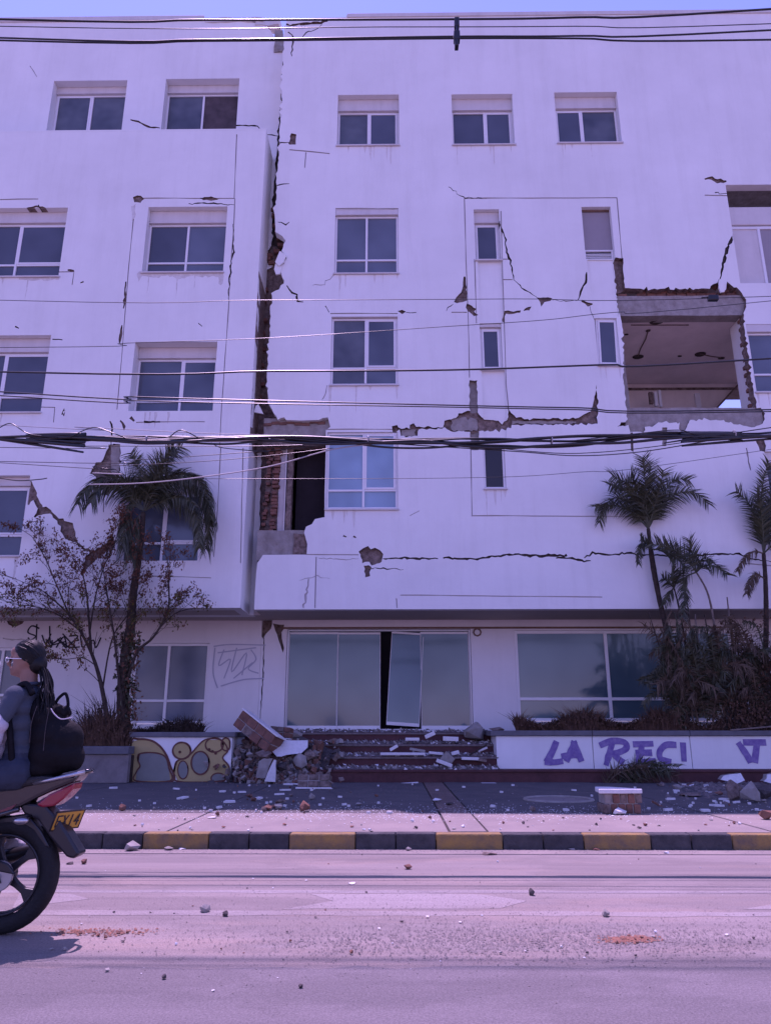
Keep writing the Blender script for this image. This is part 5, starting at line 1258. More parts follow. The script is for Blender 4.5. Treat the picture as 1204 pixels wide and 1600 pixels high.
obox('broken brick column piece leaning down beside the left planter wall', at(378, 1124, 16.1), at(430, 1166, 15.6), .36, .34, ('brick',), nrm=Vector((-.2, -1, .1)), white_side=-1, seed=3)
slab('large white plastered slab lying on rubble at the left end of the steps', [(415, 1164), (430, 1158), (478, 1157), (479, 1168), (470, 1177), (432, 1182), (424, 1174)], 15.55, .22, 'plaster_chip', 'rubble', tilt=1.0)
slab('upright wedge of wall with a white right face below the white slab', [(404, 1190), (412, 1185), (426, 1185), (414, 1216), (400, 1215)], 15.3, .2, 'concrete', 'brick')
slab('narrow white wedge standing at the foot of the rubble heap', [(428, 1187), (431, 1188), (430, 1222), (413, 1221), (418, 1208)], 15.25, .12, 'plaster_chip', 'concrete')
obox('dark brick lump lying behind the white slab near the door', at(424, 1143, 16.4), at(456, 1146, 16.3), .22, .22, ('brick',), nrm=Vector((0, -1, .1)), seed=5, n=3)
p0 = gr(466, 1232, PZ)+Vector((0, 0, .12)); p1 = gr(516, 1233, PZ)+Vector((0, .1, .12))
obox('grey and red brick block on the pavement at the foot of the steps', p0, p1, .22, .26, ('rubble',), nrm=Vector((0, -.9, .15)), seed=8, n=3)
for k, (x, y, w, h, Y, m, lab) in enumerate(((408, 1180, 34, 24, 15.5, 'rubble', 'dark earthy lump under the left end of the white slab'), (440, 1200, 26, 16, 15.6, 'stone_dark', 'dark rubble lump below the white slab'), (468, 1194, 26, 17, 15.6, 'concrete', 'grey rubble lump right of the standing wedge'),
      (486, 1182, 30, 26, 15.8, 'rubble', 'brown broken lump at the right end of the white slab'), (498, 1170, 24, 22, 16.1, 'brick', 'reddish lump above the second step at left'), (462, 1150, 22, 10, 16.6, 'concrete', 'grey lump near the left door sill'), (390, 1180, 16, 14, 15.5, 'concrete', 'small pale lump between planter and heap'),
      (395, 1150, 26, 14, 15.9, 'stone_dark', 'dark lump on the planter corner behind the leaning column'), (738, 1150, 48, 22, 16.9, 'concrete', 'big grey lump on the landing right of the doors'), (775, 1140, 30, 10, 16.5, 'rubble', 'rubble lump on the planter corner right of the steps'), (520, 1160, 26, 10, 16.4, 'rubble', 'brown lump on the third step at left'), (530, 1182, 22, 9, 16.1, 'concrete', 'grey lump on the second step at left'))):
    p = at(x, y+h*.35, Y); s = Y/1130
    place(CH[m][k % 3], 'rubble_chunk', p, w*s, w*s*.8, h*s/.6, k*1.3, lab, 'rubble')
def bar(label, x0, y0, x1, y1, Y, w, h, m='plaster_chip', name='plaster_fragment'):
    a, c = at(x0, y0, Y), at(x1, y1, Y); ax = (c-a); L = ax.length; ax.normalize(); sd = Vector((0, 1, 0)); up = ax.cross(sd)*-1
    Mx = Matrix((ax, sd, up if up.z > 0 else -up)).transposed(); b = MB().box((0, 0, -h/2), (L, w, h/2), rot=Mx, org=a)
    return tag(b.build(name, M[m], None, bevel=.008, loc=a), label, 'plaster fragment')
T2, T3, T4 = 15.95, 16.4, 16.85
bar('long white strip of plaster lying along the second step', 594, 1178, 664, 1178, T2+.1, .12, .05)
bar('short white bar slanting down over the second step', 682, 1188, 706, 1197, T2-.2, .15, .07); bar('grey slab propped behind the slanting white bar', 692, 1180, 706, 1192, T2, .12, .2, 'concrete')
bar('white bar lying on the second step near its right end', 721, 1185, 748, 1186, T2+.0, .15, .055); bar('brown board end at the right of the second step', 746, 1187, 760, 1189, T2+.0, .15, .05, 'rubble')
bar('white block on the third step at right', 692, 1154, 716, 1155, T3+.2, .15, .09); bar('pale bar resting on the third step at centre', 633, 1155, 655, 1155, T3+.2, .12, .06)
bar('white stub tilted up on the third step', 664, 1152, 679, 1145, T3+.2, .12, .08); bar('white stick leaning up on the second step at centre', 609, 1172, 621, 1165, T2+.2, .08, .06)
bar('grey stick lying on the second step beside the leaning stick', 640, 1170, 664, 1174, T2+.25, .1, .05, 'concrete'); bar('white fragment on the second step right of centre', 670, 1176, 692, 1178, T2+.2, .12, .05)
bar('white lump on the second step right of the fragment', 705, 1178, 717, 1175, T2+.2, .12, .07); bar('thin white batten lying at the foot of the steps', 612, 1226, 653, 1223, 15.5, .06, .03)
bar('white piece on the pavement under the steps', 671, 1229, 685, 1232, 15.2, .14, .06); bar('second white piece on the pavement right of the first', 692, 1232, 706, 1232, 15.0, .12, .03)
bar('flat white sheet at the foot of the steps by the planter', 752, 1225, 776, 1225, 15.4, .2, .03); bar('twiggy white stick at the right end of the steps', 747, 1174, 761, 1168, T2+.2, .05, .04)
bar('dark dead branch lying on the right end of the steps', 733, 1180, 760, 1164, T2+.1, .03, .03, 'bark', 'dead_branch')
bar('white flake in front of the heap left of the steps', 376, 1243, 400, 1244, 14.6, .2, .03); bar('second white flake in front of the heap', 402, 1240, 422, 1241, 14.8, .2, .03)
# gravel on the treads
for k, (n_, lab) in enumerate(((900, 'gravel and dust spread on the lowest step'), (1100, 'gravel and dust spread on the second step'), (900, 'gravel and dust spread on the third step'), (500, 'gravel and dust spread on the top landing'))):
    rnd = random.Random(60+k); b = MB(); y0 = STEP_Y+.45*k; z0 = PZ+RZ*(k+1)
    for i in range(n_):
        x = rnd.uniform(sx0+.9, sx1-.05) if rnd.random() < .7 else rnd.gauss(sx0+1.5, .5); u = rnd.random()**.7
        s = rnd.uniform(.015, .05)*(1.3 if rnd.random() < .1 else 1); c = Vector((x, y0+.02+u*.40, z0+u*.07*rnd.random()+.005))
        e_ = Euler((rnd.uniform(0, 6),)*3).to_matrix()
        vs = [c+e_ @ Vector(v)*s for v in ((-1, -.6, -.5), (1, -.7, -.4), (.2, 1, -.5), (0, 0, .8))]
        b.add(vs, [(0, 2, 1), (0, 1, 3), (1, 2, 3), (2, 0, 3)], 0 if rnd.random() < .6 else (1 if rnd.random() < .6 else 2))
    tag(b.build('gravel', [M['dust'], M['concrete'], M['plaster_chip']], None), lab, 'gravel', kind='stuff')
    hb = MB(); 
    for i in range(24):
        a = sx0+.7+(sx1-sx0-.75)*i/24; c = a+(sx1-sx0-.75)/24; 
        hb.add([(a, y0+.04, z0+.003), (c, y0+.04, z0+.003), (c, y0+.45, z0+.05+.05*noise.noise(Vector((c*2, k, 0)))), (a, y0+.45, z0+.05+.05*noise.noise(Vector((a*2, k, 0))))], [(0, 1, 2, 3)])
    tag(hb.build('dust_bank', M['dust'], None), ['bank of dust and mortar against the second riser', 'bank of dust and mortar against the third riser', 'bank of dust and mortar against the top riser', 'dust spread over the landing'][k], 'dust', kind='stuff')
rnd = random.Random(3); b = MB()
for i in range(1300):
    x = rnd.gauss(436, 34); y = rnd.uniform(1158, 1228); Y = 15.35+(1228-y)/78*.9; c = at(x, y, Y); s = .015+.075*rnd.random()**2
    e_ = Euler((rnd.uniform(0, 6), rnd.uniform(0, 6), rnd.uniform(0, 6))).to_matrix(); q_ = [rnd.uniform(.6, 1) for _ in range(3)]
    n0 = len(b.v); b.box((-s*q_[0], -s*q_[1]*.7, -s*q_[2]*.5), (s*q_[0], s*q_[1]*.7, s*q_[2]*.5), rnd.choice((0, 0, 1, 2, 3)), rot=e_, org=c)
    for vi in range(n0, len(b.v)): b.v[vi] = tuple(Vector(b.v[vi])+Vector((rnd.uniform(-1, 1), rnd.uniform(-1, 1), rnd.uniform(-1, 1)))*s*.22)
hp = MB()
hp.add([at(x, y, Y) for x, y, Y in ((372, 1222, 15.5), (505, 1222, 15.5), (520, 1172, 16.3), (470, 1150, 16.6), (400, 1150, 16.5))], [(0, 1, 2, 3, 4)])
tag(b.build('rubble_heap', [M['rubble'], M['stone_dark'], M['concrete'], M['brick']], None), 'loose heap of brick rubble between left planter and steps', 'rubble heap', kind='stuff')
tag(hp.build('rubble_bed', M['stone_dark'], None), 'dark bed of fine debris under the rubble heap', 'debris', kind='stuff')
# ---- the brick block with white top on the right pavement
c = gr(976, 1272, PZ); s = c.y/1130
bb = empty('broken_wall_block', c, 'broken brick block with smooth white top lying at the shade edge', 'rubble')
x0, x1 = gr(943, 1272, PZ).x, gr(1008, 1274, PZ).x; dep = .34; n = 5; hgt = 27*s
for r in range(2):
    for i in range(n):
        a = x0+(x1-x0)*i/n+(.03 if r else 0); w_ = (x1-x0)/n
        m_ = random.Random(i+r*7).choice(('brick', 'brick', 'concrete', 'rubble'))
        MB().box((a+.006, c.y+.02*((i+r) % 2), PZ+r*hgt/2+.004), (a+w_-.006, c.y+dep, PZ+(r+1)*hgt/2-.006)).build('brick', M[m_], bb, bevel=.012)
MB().box((x0+.03, c.y+.03, PZ), (x1-.03, c.y+dep-.02, PZ+hgt)).build('mortar', M['concrete'], bb)
tp_ = [(x0-.05, c.y-.03), (x0+.03, c.y+dep+.12), (x1-.25, c.y+dep+.1), (x1+.06, c.y+.1), (x1+.02, c.y-.02), (x1-.3, c.y-.04)]
MB().prism(jag(tp_, .008, .1, 3), 'z', PZ+hgt+.002, PZ+hgt+.05).build('plaster_face', M['plaster_chip'], bb, bevel=.006)
slab('white faced brick shard lying right of the brick block', [(1059, 1228), (1072, 1229), (1090, 1226), (1078, 1234), (1061, 1237)], 14.6, .2, 'plaster_chip', 'brick', tilt=1.5)
piece(1080, 1244, 42, 12, 'rubble', 'flat brown lump under the white faced shard', z=PZ)
slab('broad white plaster shard on the heap at the right edge', [(1137, 1213), (1165, 1209), (1167, 1220), (1152, 1225), (1148, 1230), (1143, 1222), (1130, 1219)], 14.8, .18, 'plaster_chip', 'concrete', tilt=1.0)
slab('white plaster shard cut by the right edge of the view', [(1194, 1221), (1204, 1211), (1240, 1205), (1236, 1222), (1210, 1224)], 14.8, .18, 'plaster_chip', 'concrete', tilt=1.0)
piece(1172, 1254, 34, 28, 'concrete', 'round grey concrete lump in the right heap', z=PZ, v=2); piece(1150, 1250, 30, 26, 'rubble', 'brown lump left of the round concrete lump', z=PZ)
piece(1195, 1248, 30, 26, 'stone_dark', 'dark lump at the right edge of the heap', z=PZ); piece(1140, 1236, 26, 14, 'rubble', 'low brown lump under the broad white shard', z=PZ); piece(1190, 1268, 16, 6, 'plaster_chip', 'small white chip before the right heap', z=PZ, v=3)
b = smear(1150, 1246, 42, 9, 900, 21, 'dust', .02, .07, PZ); tag(b.build('rubble_heap', M['dust']), 'loose rubble heap at the right edge of the pavement', 'rubble heap', kind='stuff')
bar('thin pale stick sticking out of the dry plants at right', 1140, 1141, 1230, 1133, 15.9, .03, .03, 'bark_pale', 'stick')
bar('orange brown batten lying from the block along the shade edge', 1018, 1252, 1040, 1264, 10.9, .03, .03, 'brick', 'stick')
# ================================================================== MOTORCYCLE WITH TWO PEOPLE
mat('rubber', (0.016, 0.016, 0.018), 0.75, 0.3, 0.3, 30, bump=.3, bscale=60)
mat('black_plastic', (0.014, 0.013, 0.017), 0.32, 0.5)
mat('black_paint', (0.010, 0.009, 0.012), 0.15, 0.6, coat=.6)
mat('seat_vinyl', (0.015, 0.014, 0.016), 0.5, 0.4, bump=.2, bscale=80)
mat('red_light', (0.30, 0.012, 0.03), 0.18, 0.6, coat=.5)
mat('maroon', (0.14, 0.01, 0.025), 0.2, 0.6, coat=.5)
mat('plate_yellow', (0.58, 0.29, 0.03), 0.5, 0.4, 0.15, 30)
mat('alloy', (0.028, 0.027, 0.032), 0.4, 0.5, metal=.3)
mat('steel', (0.45, 0.45, 0.47), 0.3, 0.5, metal=.9)
mat('skin', (0.30, 0.155, 0.11), 0.55, 0.35, 0.12, 20)
mat('hair', (0.006, 0.005, 0.005), 0.5, 0.3, 0.5, 60, bump=.15, bscale=60)
mat('shirt', (0.065, 0.08, 0.105), 0.85, 0.2, 0.15, 8, bump=.5, bscale=14)
mat('denim', (0.04, 0.052, 0.08), 0.85, 0.2, 0.25, 10, bump=.5, bscale=18)
mat('white_cloth', (0.55, 0.50, 0.55), 0.85, 0.2, 0.12, 8, bump=.8, bscale=9)
mat('bag', (0.008, 0.0075, 0.010), 0.75, 0.2, 0.5, 12, bump=.8, bscale=12)
mat('helmet_white', (0.70, 0.68, 0.70), 0.2, 0.5, coat=.5)
M = MATS
Y0 = 4.86
A = lambda px, py, dy=0.0: at(px, py, Y0)+Vector((0, dy, 0))
ZERO = Vector((0, 0, 0))
mc = empty('motorcycle', (A(3, 1371).x, Y0, 0), 'black and red motorcycle cut by the left edge, yellow plate on its rear', 'motorcycle')
def wheel(cx, cz, R_, par, name='wheel'):
    c = Vector((cx, Y0, cz)); N = 40
    ring = lambda r, y=0: [c+Vector((r*math.cos(2*math.pi*k/N), y, r*math.sin(2*math.pi*k/N))) for k in range(N)]
    b = MB(); rt = .052
    prof = [(R_-rt*1.9, -.036), (R_-rt*1.2, -.054), (R_-rt*.45, -.046), (R_-.004, -.022), (R_, 0), (R_-.004, .022), (R_-rt*.45, .046), (R_-rt*1.2, .054), (R_-rt*1.9, .036)]
    vs = [c+Vector((r*math.cos(2*math.pi*k/N), y, r*math.sin(2*math.pi*k/N))) for k in range(N) for r, y in prof]; P = len(prof)
    b.add(vs, [(k*P+i, k*P+(i+1) % P, ((k+1) % N)*P+(i+1) % P, ((k+1) % N)*P+i) for k in range(N) for i in range(P)])
    w = b.build(name, M['rubber'], par, smooth=True, loc=c)
    b = MB(); r0 = R_-rt*1.95; prof = [(r0, -.04), (r0-.014, -.034), (r0-.022, 0), (r0-.014, .034), (r0, .04), (r0-.006, 0)]; P = len(prof)
    vs = [c+Vector((r*math.cos(2*math.pi*k/N), y, r*math.sin(2*math.pi*k/N))) for k in range(N) for r, y in prof]
    b.add(vs, [(k*P+i, k*P+(i+1) % P, ((k+1) % N)*P+(i+1) % P, ((k+1) % N)*P+i) for k in range(N) for i in range(P)])
    b.build('rim', M['alloy'], w, smooth=True, loc=c)
    b = MB()
    for k in range(5):
        a = 2*math.pi*k/5-.62; dr = Vector((math.cos(a), 0, math.sin(a))); tn = Vector((-math.sin(a), 0, math.cos(a)))
        q = [c+dr*.03+tn*.03, c+dr*.10+tn*.018, c+dr*(r0-.07)+tn*.018, c+dr*(r0-.01)+tn*.05, c+dr*(r0-.01)-tn*.05, c+dr*(r0-.07)-tn*.018, c+dr*.10-tn*.018, c+dr*.03-tn*.03]
        b.prism([(v.x, v.z) for v in q], 'y', Y0-.016, Y0+.016)
    b.tube([c+Vector((0, -.06, 0)), c+Vector((0, .06, 0))], .055, 16)
    b.build('spokes', M['alloy'], w, bevel=.006, loc=c)
    b = MB().tube([c+Vector((0, -.085, 0)), c+Vector((0, -.062, 0))], .085, 24).tube([c+Vector((0, -.11, 0)), c+Vector((0, .12, 0))], .014, 10)
    b.build('hub', M['metal'], w, bevel=.003, loc=c)
    return w
wx = A(92, 1371).x-.325
wheel(wx, .325, .325, mc); wheel(wx-1.32, .305, .305, mc)
def plat(name, pts, y0, y1, m, bev=.008, par=mc): 
    return MB().prism([(A(x, y).x, A(x, y).z) for x, y in pts], 'y', Y0+y0, Y0+y1).build(name, M[m], par, bevel=bev, smooth=False)
def bars(name, pts, r, m, par=mc, n=8): return MB().tube([A(x, y, d) for x, y, d in pts], r, n).build(name, M[m], par, smooth=True)
plat('mudguard', [(34, 1252), (78, 1256), (96, 1276), (112, 1300), (131, 1332), (121, 1340), (110, 1337), (84, 1306), (66, 1280), (44, 1270)], -.06, .06, 'black_plastic', .014)
plat('tail_cover', [(-120, 1238), (-40, 1232), (30, 1226), (75, 1217), (108, 1211), (134, 1207), (126, 1220), (96, 1232), (66, 1246), (36, 1262), (0, 1276), (-60, 1290), (-120, 1290)], -.085, .085, 'black_paint', .02)
plat('side_stripe', [(-60, 1284), (0, 1268), (38, 1254), (30, 1262), (0, 1274), (-60, 1290)], -.092, -.084, 'maroon', .002)
plat('tail_light', [(64, 1256), (84, 1240), (104, 1231), (124, 1222), (121, 1232), (108, 1246), (92, 1258), (74, 1260)], -.072, .072, 'red_light', .012)
plat('seat', [(-190, 1212), (-120, 1218), (-40, 1214), (30, 1215), (80, 1210), (98, 1212), (90, 1220), (30, 1232), (-40, 1238), (-120, 1242), (-185, 1240)], -.12, .12, 'seat_vinyl', .03)
for s in (-1, 1): bars('grab_rail', [(66, 1222, s*.11), (95, 1216, s*.12), (120, 1210, s*.11), (139, 1205, s*.06)], .012, 'steel' if s < 0 else 'black_paint')
bars('grab_rail', [(139, 1205, -.06), (142, 1204, 0), (139, 1205, .06)], .013, 'black_paint')
MB().ball(A(50, 1278, -.14), (.05, .03, .022), 12).build('indicator', M['steel'], mc, smooth=True); bars('indicator_stalk', [(50, 1278, -.13), (56, 1272, -.05)], .008, 'black_plastic')
bars('muffler', [(-120, 1372, .16), (-30, 1350, .17), (50, 1333, .17), (88, 1323, .17)], .045, 'black_plastic', n=16); bars('muffler_tip', [(84, 1324, .17), (92, 1322, .17)], .032, 'steel', n=14)
plat('swingarm', [(-150, 1345), (-60, 1350), (10, 1362), (14, 1376), (-60, 1372), (-150, 1370)], -.10, -.07, 'black_plastic')
plat('chain_guard', [(-60, 1330), (0, 1334), (28, 1345), (40, 1362), (10, 1356), (-60, 1348)], -.115, -.10, 'black_plastic')
bars('shock_absorber', [(-40, 1270, -.1), (-6, 1350, -.1)], .026, 'steel'); bars('frame_tube', [(-160, 1340, -.06), (-60, 1290, -.08), (40, 1262, -.08)], .016, 'black_paint')
bars('foot_peg', [(8, 1336, -.09), (12, 1338, -.24)], .012, 'steel')
plat('inner_fender', [(-40, 1292), (10, 1276), (48, 1270), (70, 1296), (84, 1322), (76, 1322), (58, 1296), (38, 1284), (10, 1286), (-36, 1300)], -.05, .05, 'black_plastic', .008)
# plate facing the rear
pc = A(97, 1281); pt = MB().box((-.003, -.10, -.055), (.003, .10, .055)).build('number_plate', M['plate_yellow'], mc, bevel=.003)
pt.location = Vector((pc.x+.035, Y0, pc.z))-mc.location; pt.rotation_euler = (0, R(24), R(-28))
fr_ = MB()
for q in (((-.004, -.104, -.06), (.005, .104, -.053)), ((-.004, -.104, .053), (.005, .104, .06)), ((-.004, -.104, -.06), (.005, -.098, .06)), ((-.004, .098, -.06), (.005, .104, .06))): fr_.box(*q)
f_ = fr_.build('plate_frame', M['black_plastic'], None); f_.parent = pt
GL = {'E': [[(1, 1), (0, 1), (0, 0), (1, 0)], [(0, .5), (.8, .5)]], 'X': [[(0, 0), (1, 1)], [(0, 1), (1, 0)]], 'I': [[(.5, 0), (.5, 1)]], '4': [[(.75, 0), (.75, 1), (0, .35), (1, .35)]]}
b = MB(); e_ = 0
for k, ch in enumerate("EXI4"):
    for st_ in GL[ch]:
        for (u0, v0), (u1, v1) in zip(st_, st_[1:]):
            p = Vector((.0045+e_*.0003, -.080+k*.043+u0*.030, -.032+v0*.064)); q = Vector((.0045+e_*.0003, -.080+k*.043+u1*.030, -.032+v1*.064)); e_ += 1
            d = (q-p).normalized(); nn = Vector((0, -d.z, d.y))*.0045; b.add([p+nn-d*.004, p-nn-d*.004, q-nn+d*.004, q+nn+d*.004], [(0, 1, 2, 3)])
o = b.build('plate_characters', M['spray_black'], None); o.parent = pt
# front half of the machine, beyond the frame edge
MB().ball((wx-.72, Y0, .84), (.27, .14, .13), 16).build('fuel_tank', M['maroon'], mc, smooth=True)
b = MB().box((wx-.95, Y0-.13, .26), (wx-.45, Y0+.13, .60)); b.build('engine', M['alloy'], mc, bevel=.04)
b = MB().tube([(wx-.6, Y0, .55), (wx-.78, Y0-.02, .78)], .085, 14); b.build('cylinder_barrel', M['metal'], mc)
for s in (-1, 1):
    MB().tube([(wx-1.32, Y0+s*.09, .305), (wx-1.08, Y0+s*.09, .92)], .022, 10).build('fork', M['steel'], mc, smooth=True)
    MB().tube([(wx-1.05, Y0+s*.03, .98), (wx-.98, Y0+s*.28, 1.03), (wx-.86, Y0+s*.38, 1.02)], .014, 8).build('handlebar', M['black_plastic'], mc, smooth=True)
MB().ball((wx-1.20, Y0, .88), (.10, .11, .12), 14).build('headlight', M['black_plastic'], mc, smooth=True)
MB().tube([(wx-1.06, Y0, .9), (wx-.5, Y0, .8), (wx-.35, Y0, .5)], .025, 8).build('frame_tube', M['black_paint'], mc)
MB().prism([(wx-1.62, .42), (wx-1.5, .58), (wx-1.32, .64), (wx-1.14, .58), (wx-1.04, .45), (wx-1.12, .55), (wx-1.32, .615), (wx-1.5, .555)], 'y', Y0-.05, Y0+.05).build('front_mudguard', M['maroon'], mc)

def limb_(b, pts, n=12):
    """a tapering limb through (point, radius) pairs with rounded joints"""
    P = spline([Vector(p) for p, r in pts], 4) if len(pts) > 2 else [Vector(p) for p, r in pts]
    rs = [r for p, r in pts]
    if len(pts) > 2: rr = [rs[i]*(1-j/4)+rs[i+1]*j/4 for i in range(len(pts)-1) for j in range(4)]+[rs[-1]]
    else: rr = rs
    b.tube(P, rr, n)
    for p, r in pts: b.ball(p, r*.99, 12)
def fleshed(name, b, parent, mats, pick, vox=.010, smooth=4, loc=None):
    me = bpy.data.meshes.new(name); me.from_pydata([tuple(v) for v in b.v], [], b.f)
    bm = bmesh.new(); bm.from_mesh(me); bmesh.ops.recalc_face_normals(bm, faces=bm.faces); bm.to_mesh(me); bm.free()
    t = bpy.data.objects.new('tmp', me); col.objects.link(t)
    r = t.modifiers.new('r', 'REMESH'); r.mode = 'VOXEL'; r.voxel_size = vox
    s = t.modifiers.new('s', 'SMOOTH'); s.iterations = smooth; s.factor = .6
    dg = bpy.context.evaluated_depsgraph_get(); m2 = bpy.data.meshes.new_from_object(t.evaluated_get(dg))
    bpy.data.objects.remove(t); m2.name = name; m2.materials.clear()
    for m in mats: m2.materials.append(M[m])
    L = Vector(loc) if loc is not None else Vector(wloc(parent))
    for p in m2.polygons: p.use_smooth = True; p.material_index = pick(p.center)
    for v in m2.vertices: v.co -= L
    return link(name, m2, parent, L)
def hand(b, wrist, d, up, s=1.0, curl=.9):
    """palm, four unequal curled fingers and a thumb"""
    d = d.normalized(); up = (up-d*up.dot(d)).normalized(); sd = d.cross(up)
    limb_(b, [(wrist, .026*s), (wrist+d*.045*s, .027*s)])
    for k in range(-1, 2): limb_(b, [(wrist+d*.02*s+sd*k*.018*s, .014*s), (wrist+d*.085*s+sd*k*.024*s, .013*s)])
    for k, L in zip((-1.5, -.5, .5, 1.5), (.060, .075, .080, .068)):
        p = wrist+d*.088*s+sd*k*.021*s; a = 0; pts = [(p, .0095*s)]
        for j in range(3):
            a += curl*.55; q = pts[-1][0]+(d*math.cos(a)-up*math.sin(a))*L*s*(.42, .32, .26)[j]; pts.append((q, .0092*s-.0008*j))
        limb_(b, pts, 8)
    p = wrist+d*.03*s+sd*.028*s
    limb_(b, [(p, .013*s), (p+(d*.6+sd*.8-up*.2)*.035*s, .011*s), (p+(d*.9+sd*.75-up*.5)*.062*s, .009*s)], 8)
# ------------------------------------------------ the passenger
ps = empty('person', A(38, 1205), 'long haired passenger in grey blue shirt with glasses facing left on the motorcycle', 'person')
b = MB()
hip = A(40, 1198); 
# torso
for (x, y, rx, ry, rz) in ((38, 1200, .13, .165, .10), (36, 1178, .115, .145, .09), (37, 1155, .11, .135, .09), (38, 1130, .115, .15, .09), (40, 1106, .115, .165, .085), (44, 1088, .10, .165, .065)):
    b.ball(A(x, y), (rx, ry, rz), 16)
limb_(b, [(A(47, 1080), .062), (A(46, 1064), .052), (A(46, 1050), .054)])
for s in (-1, 1):
    limb_(b, [(A(42, 1088, s*.155), .062), (A(34, 1112, s*.19), .054), (A(26, 1130, s*.205), .038)])       # upper arm
    limb_(b, [(A(26, 1130, s*.205), .037), (A(4, 1130, s*.19), .036), (A(-16, 1122, s*.165), .027)])
    hand(b, A(-17, 1121, s*.16), Vector((-1, -s*.2, .15)), Vector((0, s, .2)), .95)
    limb_(b, [(A(36, 1206, s*.09), .105), (A(-6, 1212, s*.16), .088), (A(-56, 1208, s*.20), .066)])         # thigh
    limb_(b, [(A(-56, 1208, s*.20), .063), (A(-34, 1262, s*.20), .056), (A(-4, 1316, s*.20), .038)])
    limb_(b, [(A(0, 1322, s*.20), .040), (A(-14, 1333, s*.20), .036), (A(-32, 1338, s*.20), .028)])           # shoe
    b.ball(A(6, 1328, s*.20), (.04, .036, .034), 10)
# head: skull, jaw, nose, lips, chin, ear
h = A(46, 1027)
b.ball(h, (.098, .077, .102), 18); b.ball(A(36, 1040), (.062, .058, .062), 14); b.ball(A(28, 1046), (.038, .040, .038), 12)
limb_(b, [(A(24, 1050), .026), (A(40, 1054), .03)]); b.ball(A(20.5, 1052), (.018, .022, .016), 10)
limb_(b, [(A(20.5, 1024), .010), (A(13.5, 1037.5), .0125)], 8); b.ball(A(15.5, 1039), (.011, .016, .010), 8)
b.ball(A(17.6, 1045.2), (.011, .020, .0065), 8); b.ball(A(18.2, 1048.4), (.010, .018, .0065), 8); b.ball(A(27, 1019), (.034, .055, .036), 12)
for s in (-1, 1): b.ball(A(50, 1032, s*.074), (.018, .010, .028), 10)
def pick(c):
    px = c.x; z = c.z
    if z > A(0, 1071).z: return 0
    if (c-A(0, 1330)).z < .055+0 and z < A(0, 1316).z: return 3
    if z < A(0, 1176).z: return 2
    # bare forearms and hands beyond the short sleeves
    if abs(c.y-Y0) > .13 and z < A(0, 1121).z and z > A(0, 1150).z and px < A(13, 0).x: return 0
    if px < A(12, 0).x: return 0
    return 1
fleshed('body', b, ps, ('skin', 'shirt', 'denim', 'white_cloth'), pick, .0085, 3)
b = MB(); HR = Vector((.100, .080, .103)); hc = A(44.5, 1025.5)
el_ = lambda d, f=1.0: hc+Vector((d.x*HR.x, d.y*HR.y, d.z*HR.z))*f
b.ball(hc+Vector((.018, 0, .008)), (.090, .081, .098), 20); b.ball(A(60, 1038), (.055, .068, .065), 14)
hr = fleshed('hair', b, ps, ('hair',), lambda c: 0, .008, 3)
b = MB(); rnd = random.Random(4); END = Vector((.90, 0, -.42)).normalized()
for s in (-1, 1):
    HL = [Vector(v).normalized() for v in ((-.80, s*.02, .60), (-.76, s*.35, .56), (-.62, s*.66, .42), (-.42, s*.88, .22), (-.30, s*.95, .02), (-.05, s*.99, -.05), (.22, s*.95, -.22), (.40, s*.85, -.50), (.55, s*.6, -.75))]
    for k in range(150):
        t = rnd.random()*(len(HL)-1); i = int(t); d0 = (HL[i].lerp(HL[min(i+1, len(HL)-1)], t-i)+Vector((rnd.gauss(0, .02), 0, rnd.gauss(0, .02)))).normalized()
        d1 = (END+Vector((0, s*abs(rnd.gauss(0, .08)), rnd.gauss(0, .08)))).normalized(); f = rnd.uniform(1.0, 1.045); pts = []
        for j in range(9):
            u = j/8; d = d0.slerp(d1, u); pts.append(el_(d, (.975+.025*min(1, u*5))*f+.025*math.sin(u*math.pi)))
        b.tube(pts, [.0015, .0038]+[.0048]*6+[.004], 4, cap=False)
b.build('hair_strands', M['hair'], ps, smooth=True)
b = MB()
for k in range(110):
    o = Vector((rnd.gauss(0, .008), rnd.gauss(0, .014), rnd.gauss(0, .007))); f = rnd.uniform(.75, 1.12)
    pts = [A(64, 1040)+o, A(71, 1050)+o*1.3, A(77+rnd.gauss(0, 1), 1068*1)+o*1.6+Vector((0, -.02, 0)), A(81+rnd.gauss(0, 3), 1090)+o*2.2+Vector((0, -.05, 0)), A(84+rnd.gauss(0, 4), 1090+26*f)+o*2.4+Vector((0, -.08, 0))]
    b.tube(spline(pts, 4), [.0042]*12+[.003]*4+[.001], 4)
b.build('ponytail', M['hair'], ps, smooth=True)
MB().tube([A(66, 1043)+Vector((.012*math.cos(t), .024*math.sin(t), .024*math.cos(t))) for t in [k*.52 for k in range(12)]], .008, 6, closed=True).build('hair_tie', M['shirt'], ps)
b = MB()
for s in (-1, 1):
    b.tube([A(17, 1029.5, s*.052), A(30, 1030.5, s*.072), A(44, 1031, s*.086)], .0028, 6)
    b.tube([A(16.5, 1031.5, s*.030)+Vector((-.004, s*.021*math.cos(t), .016*math.sin(t))) for t in [k*.524 for k in range(12)]], .0025, 5, closed=True)
b.tube([A(15.5, 1030, -.010), A(15.5, 1030, .010)], .0025, 5)
b.build('glasses', M['frame'], ps)
b = MB(); 
for s in (-1, 1): b.ball(A(20.5, 1031, s*.032), (.008, .012, .009), 8)
b.build('eyes', M['hair'], ps, smooth=True)
# collar
MB().tube([A(45, 1071)+Vector((.066*math.cos(t), .066*math.sin(t), .012*math.cos(t))) for t in [k*.3927 for k in range(16)]], .012, 6, closed=True).build('collar', M['shirt'], ps, smooth=True)
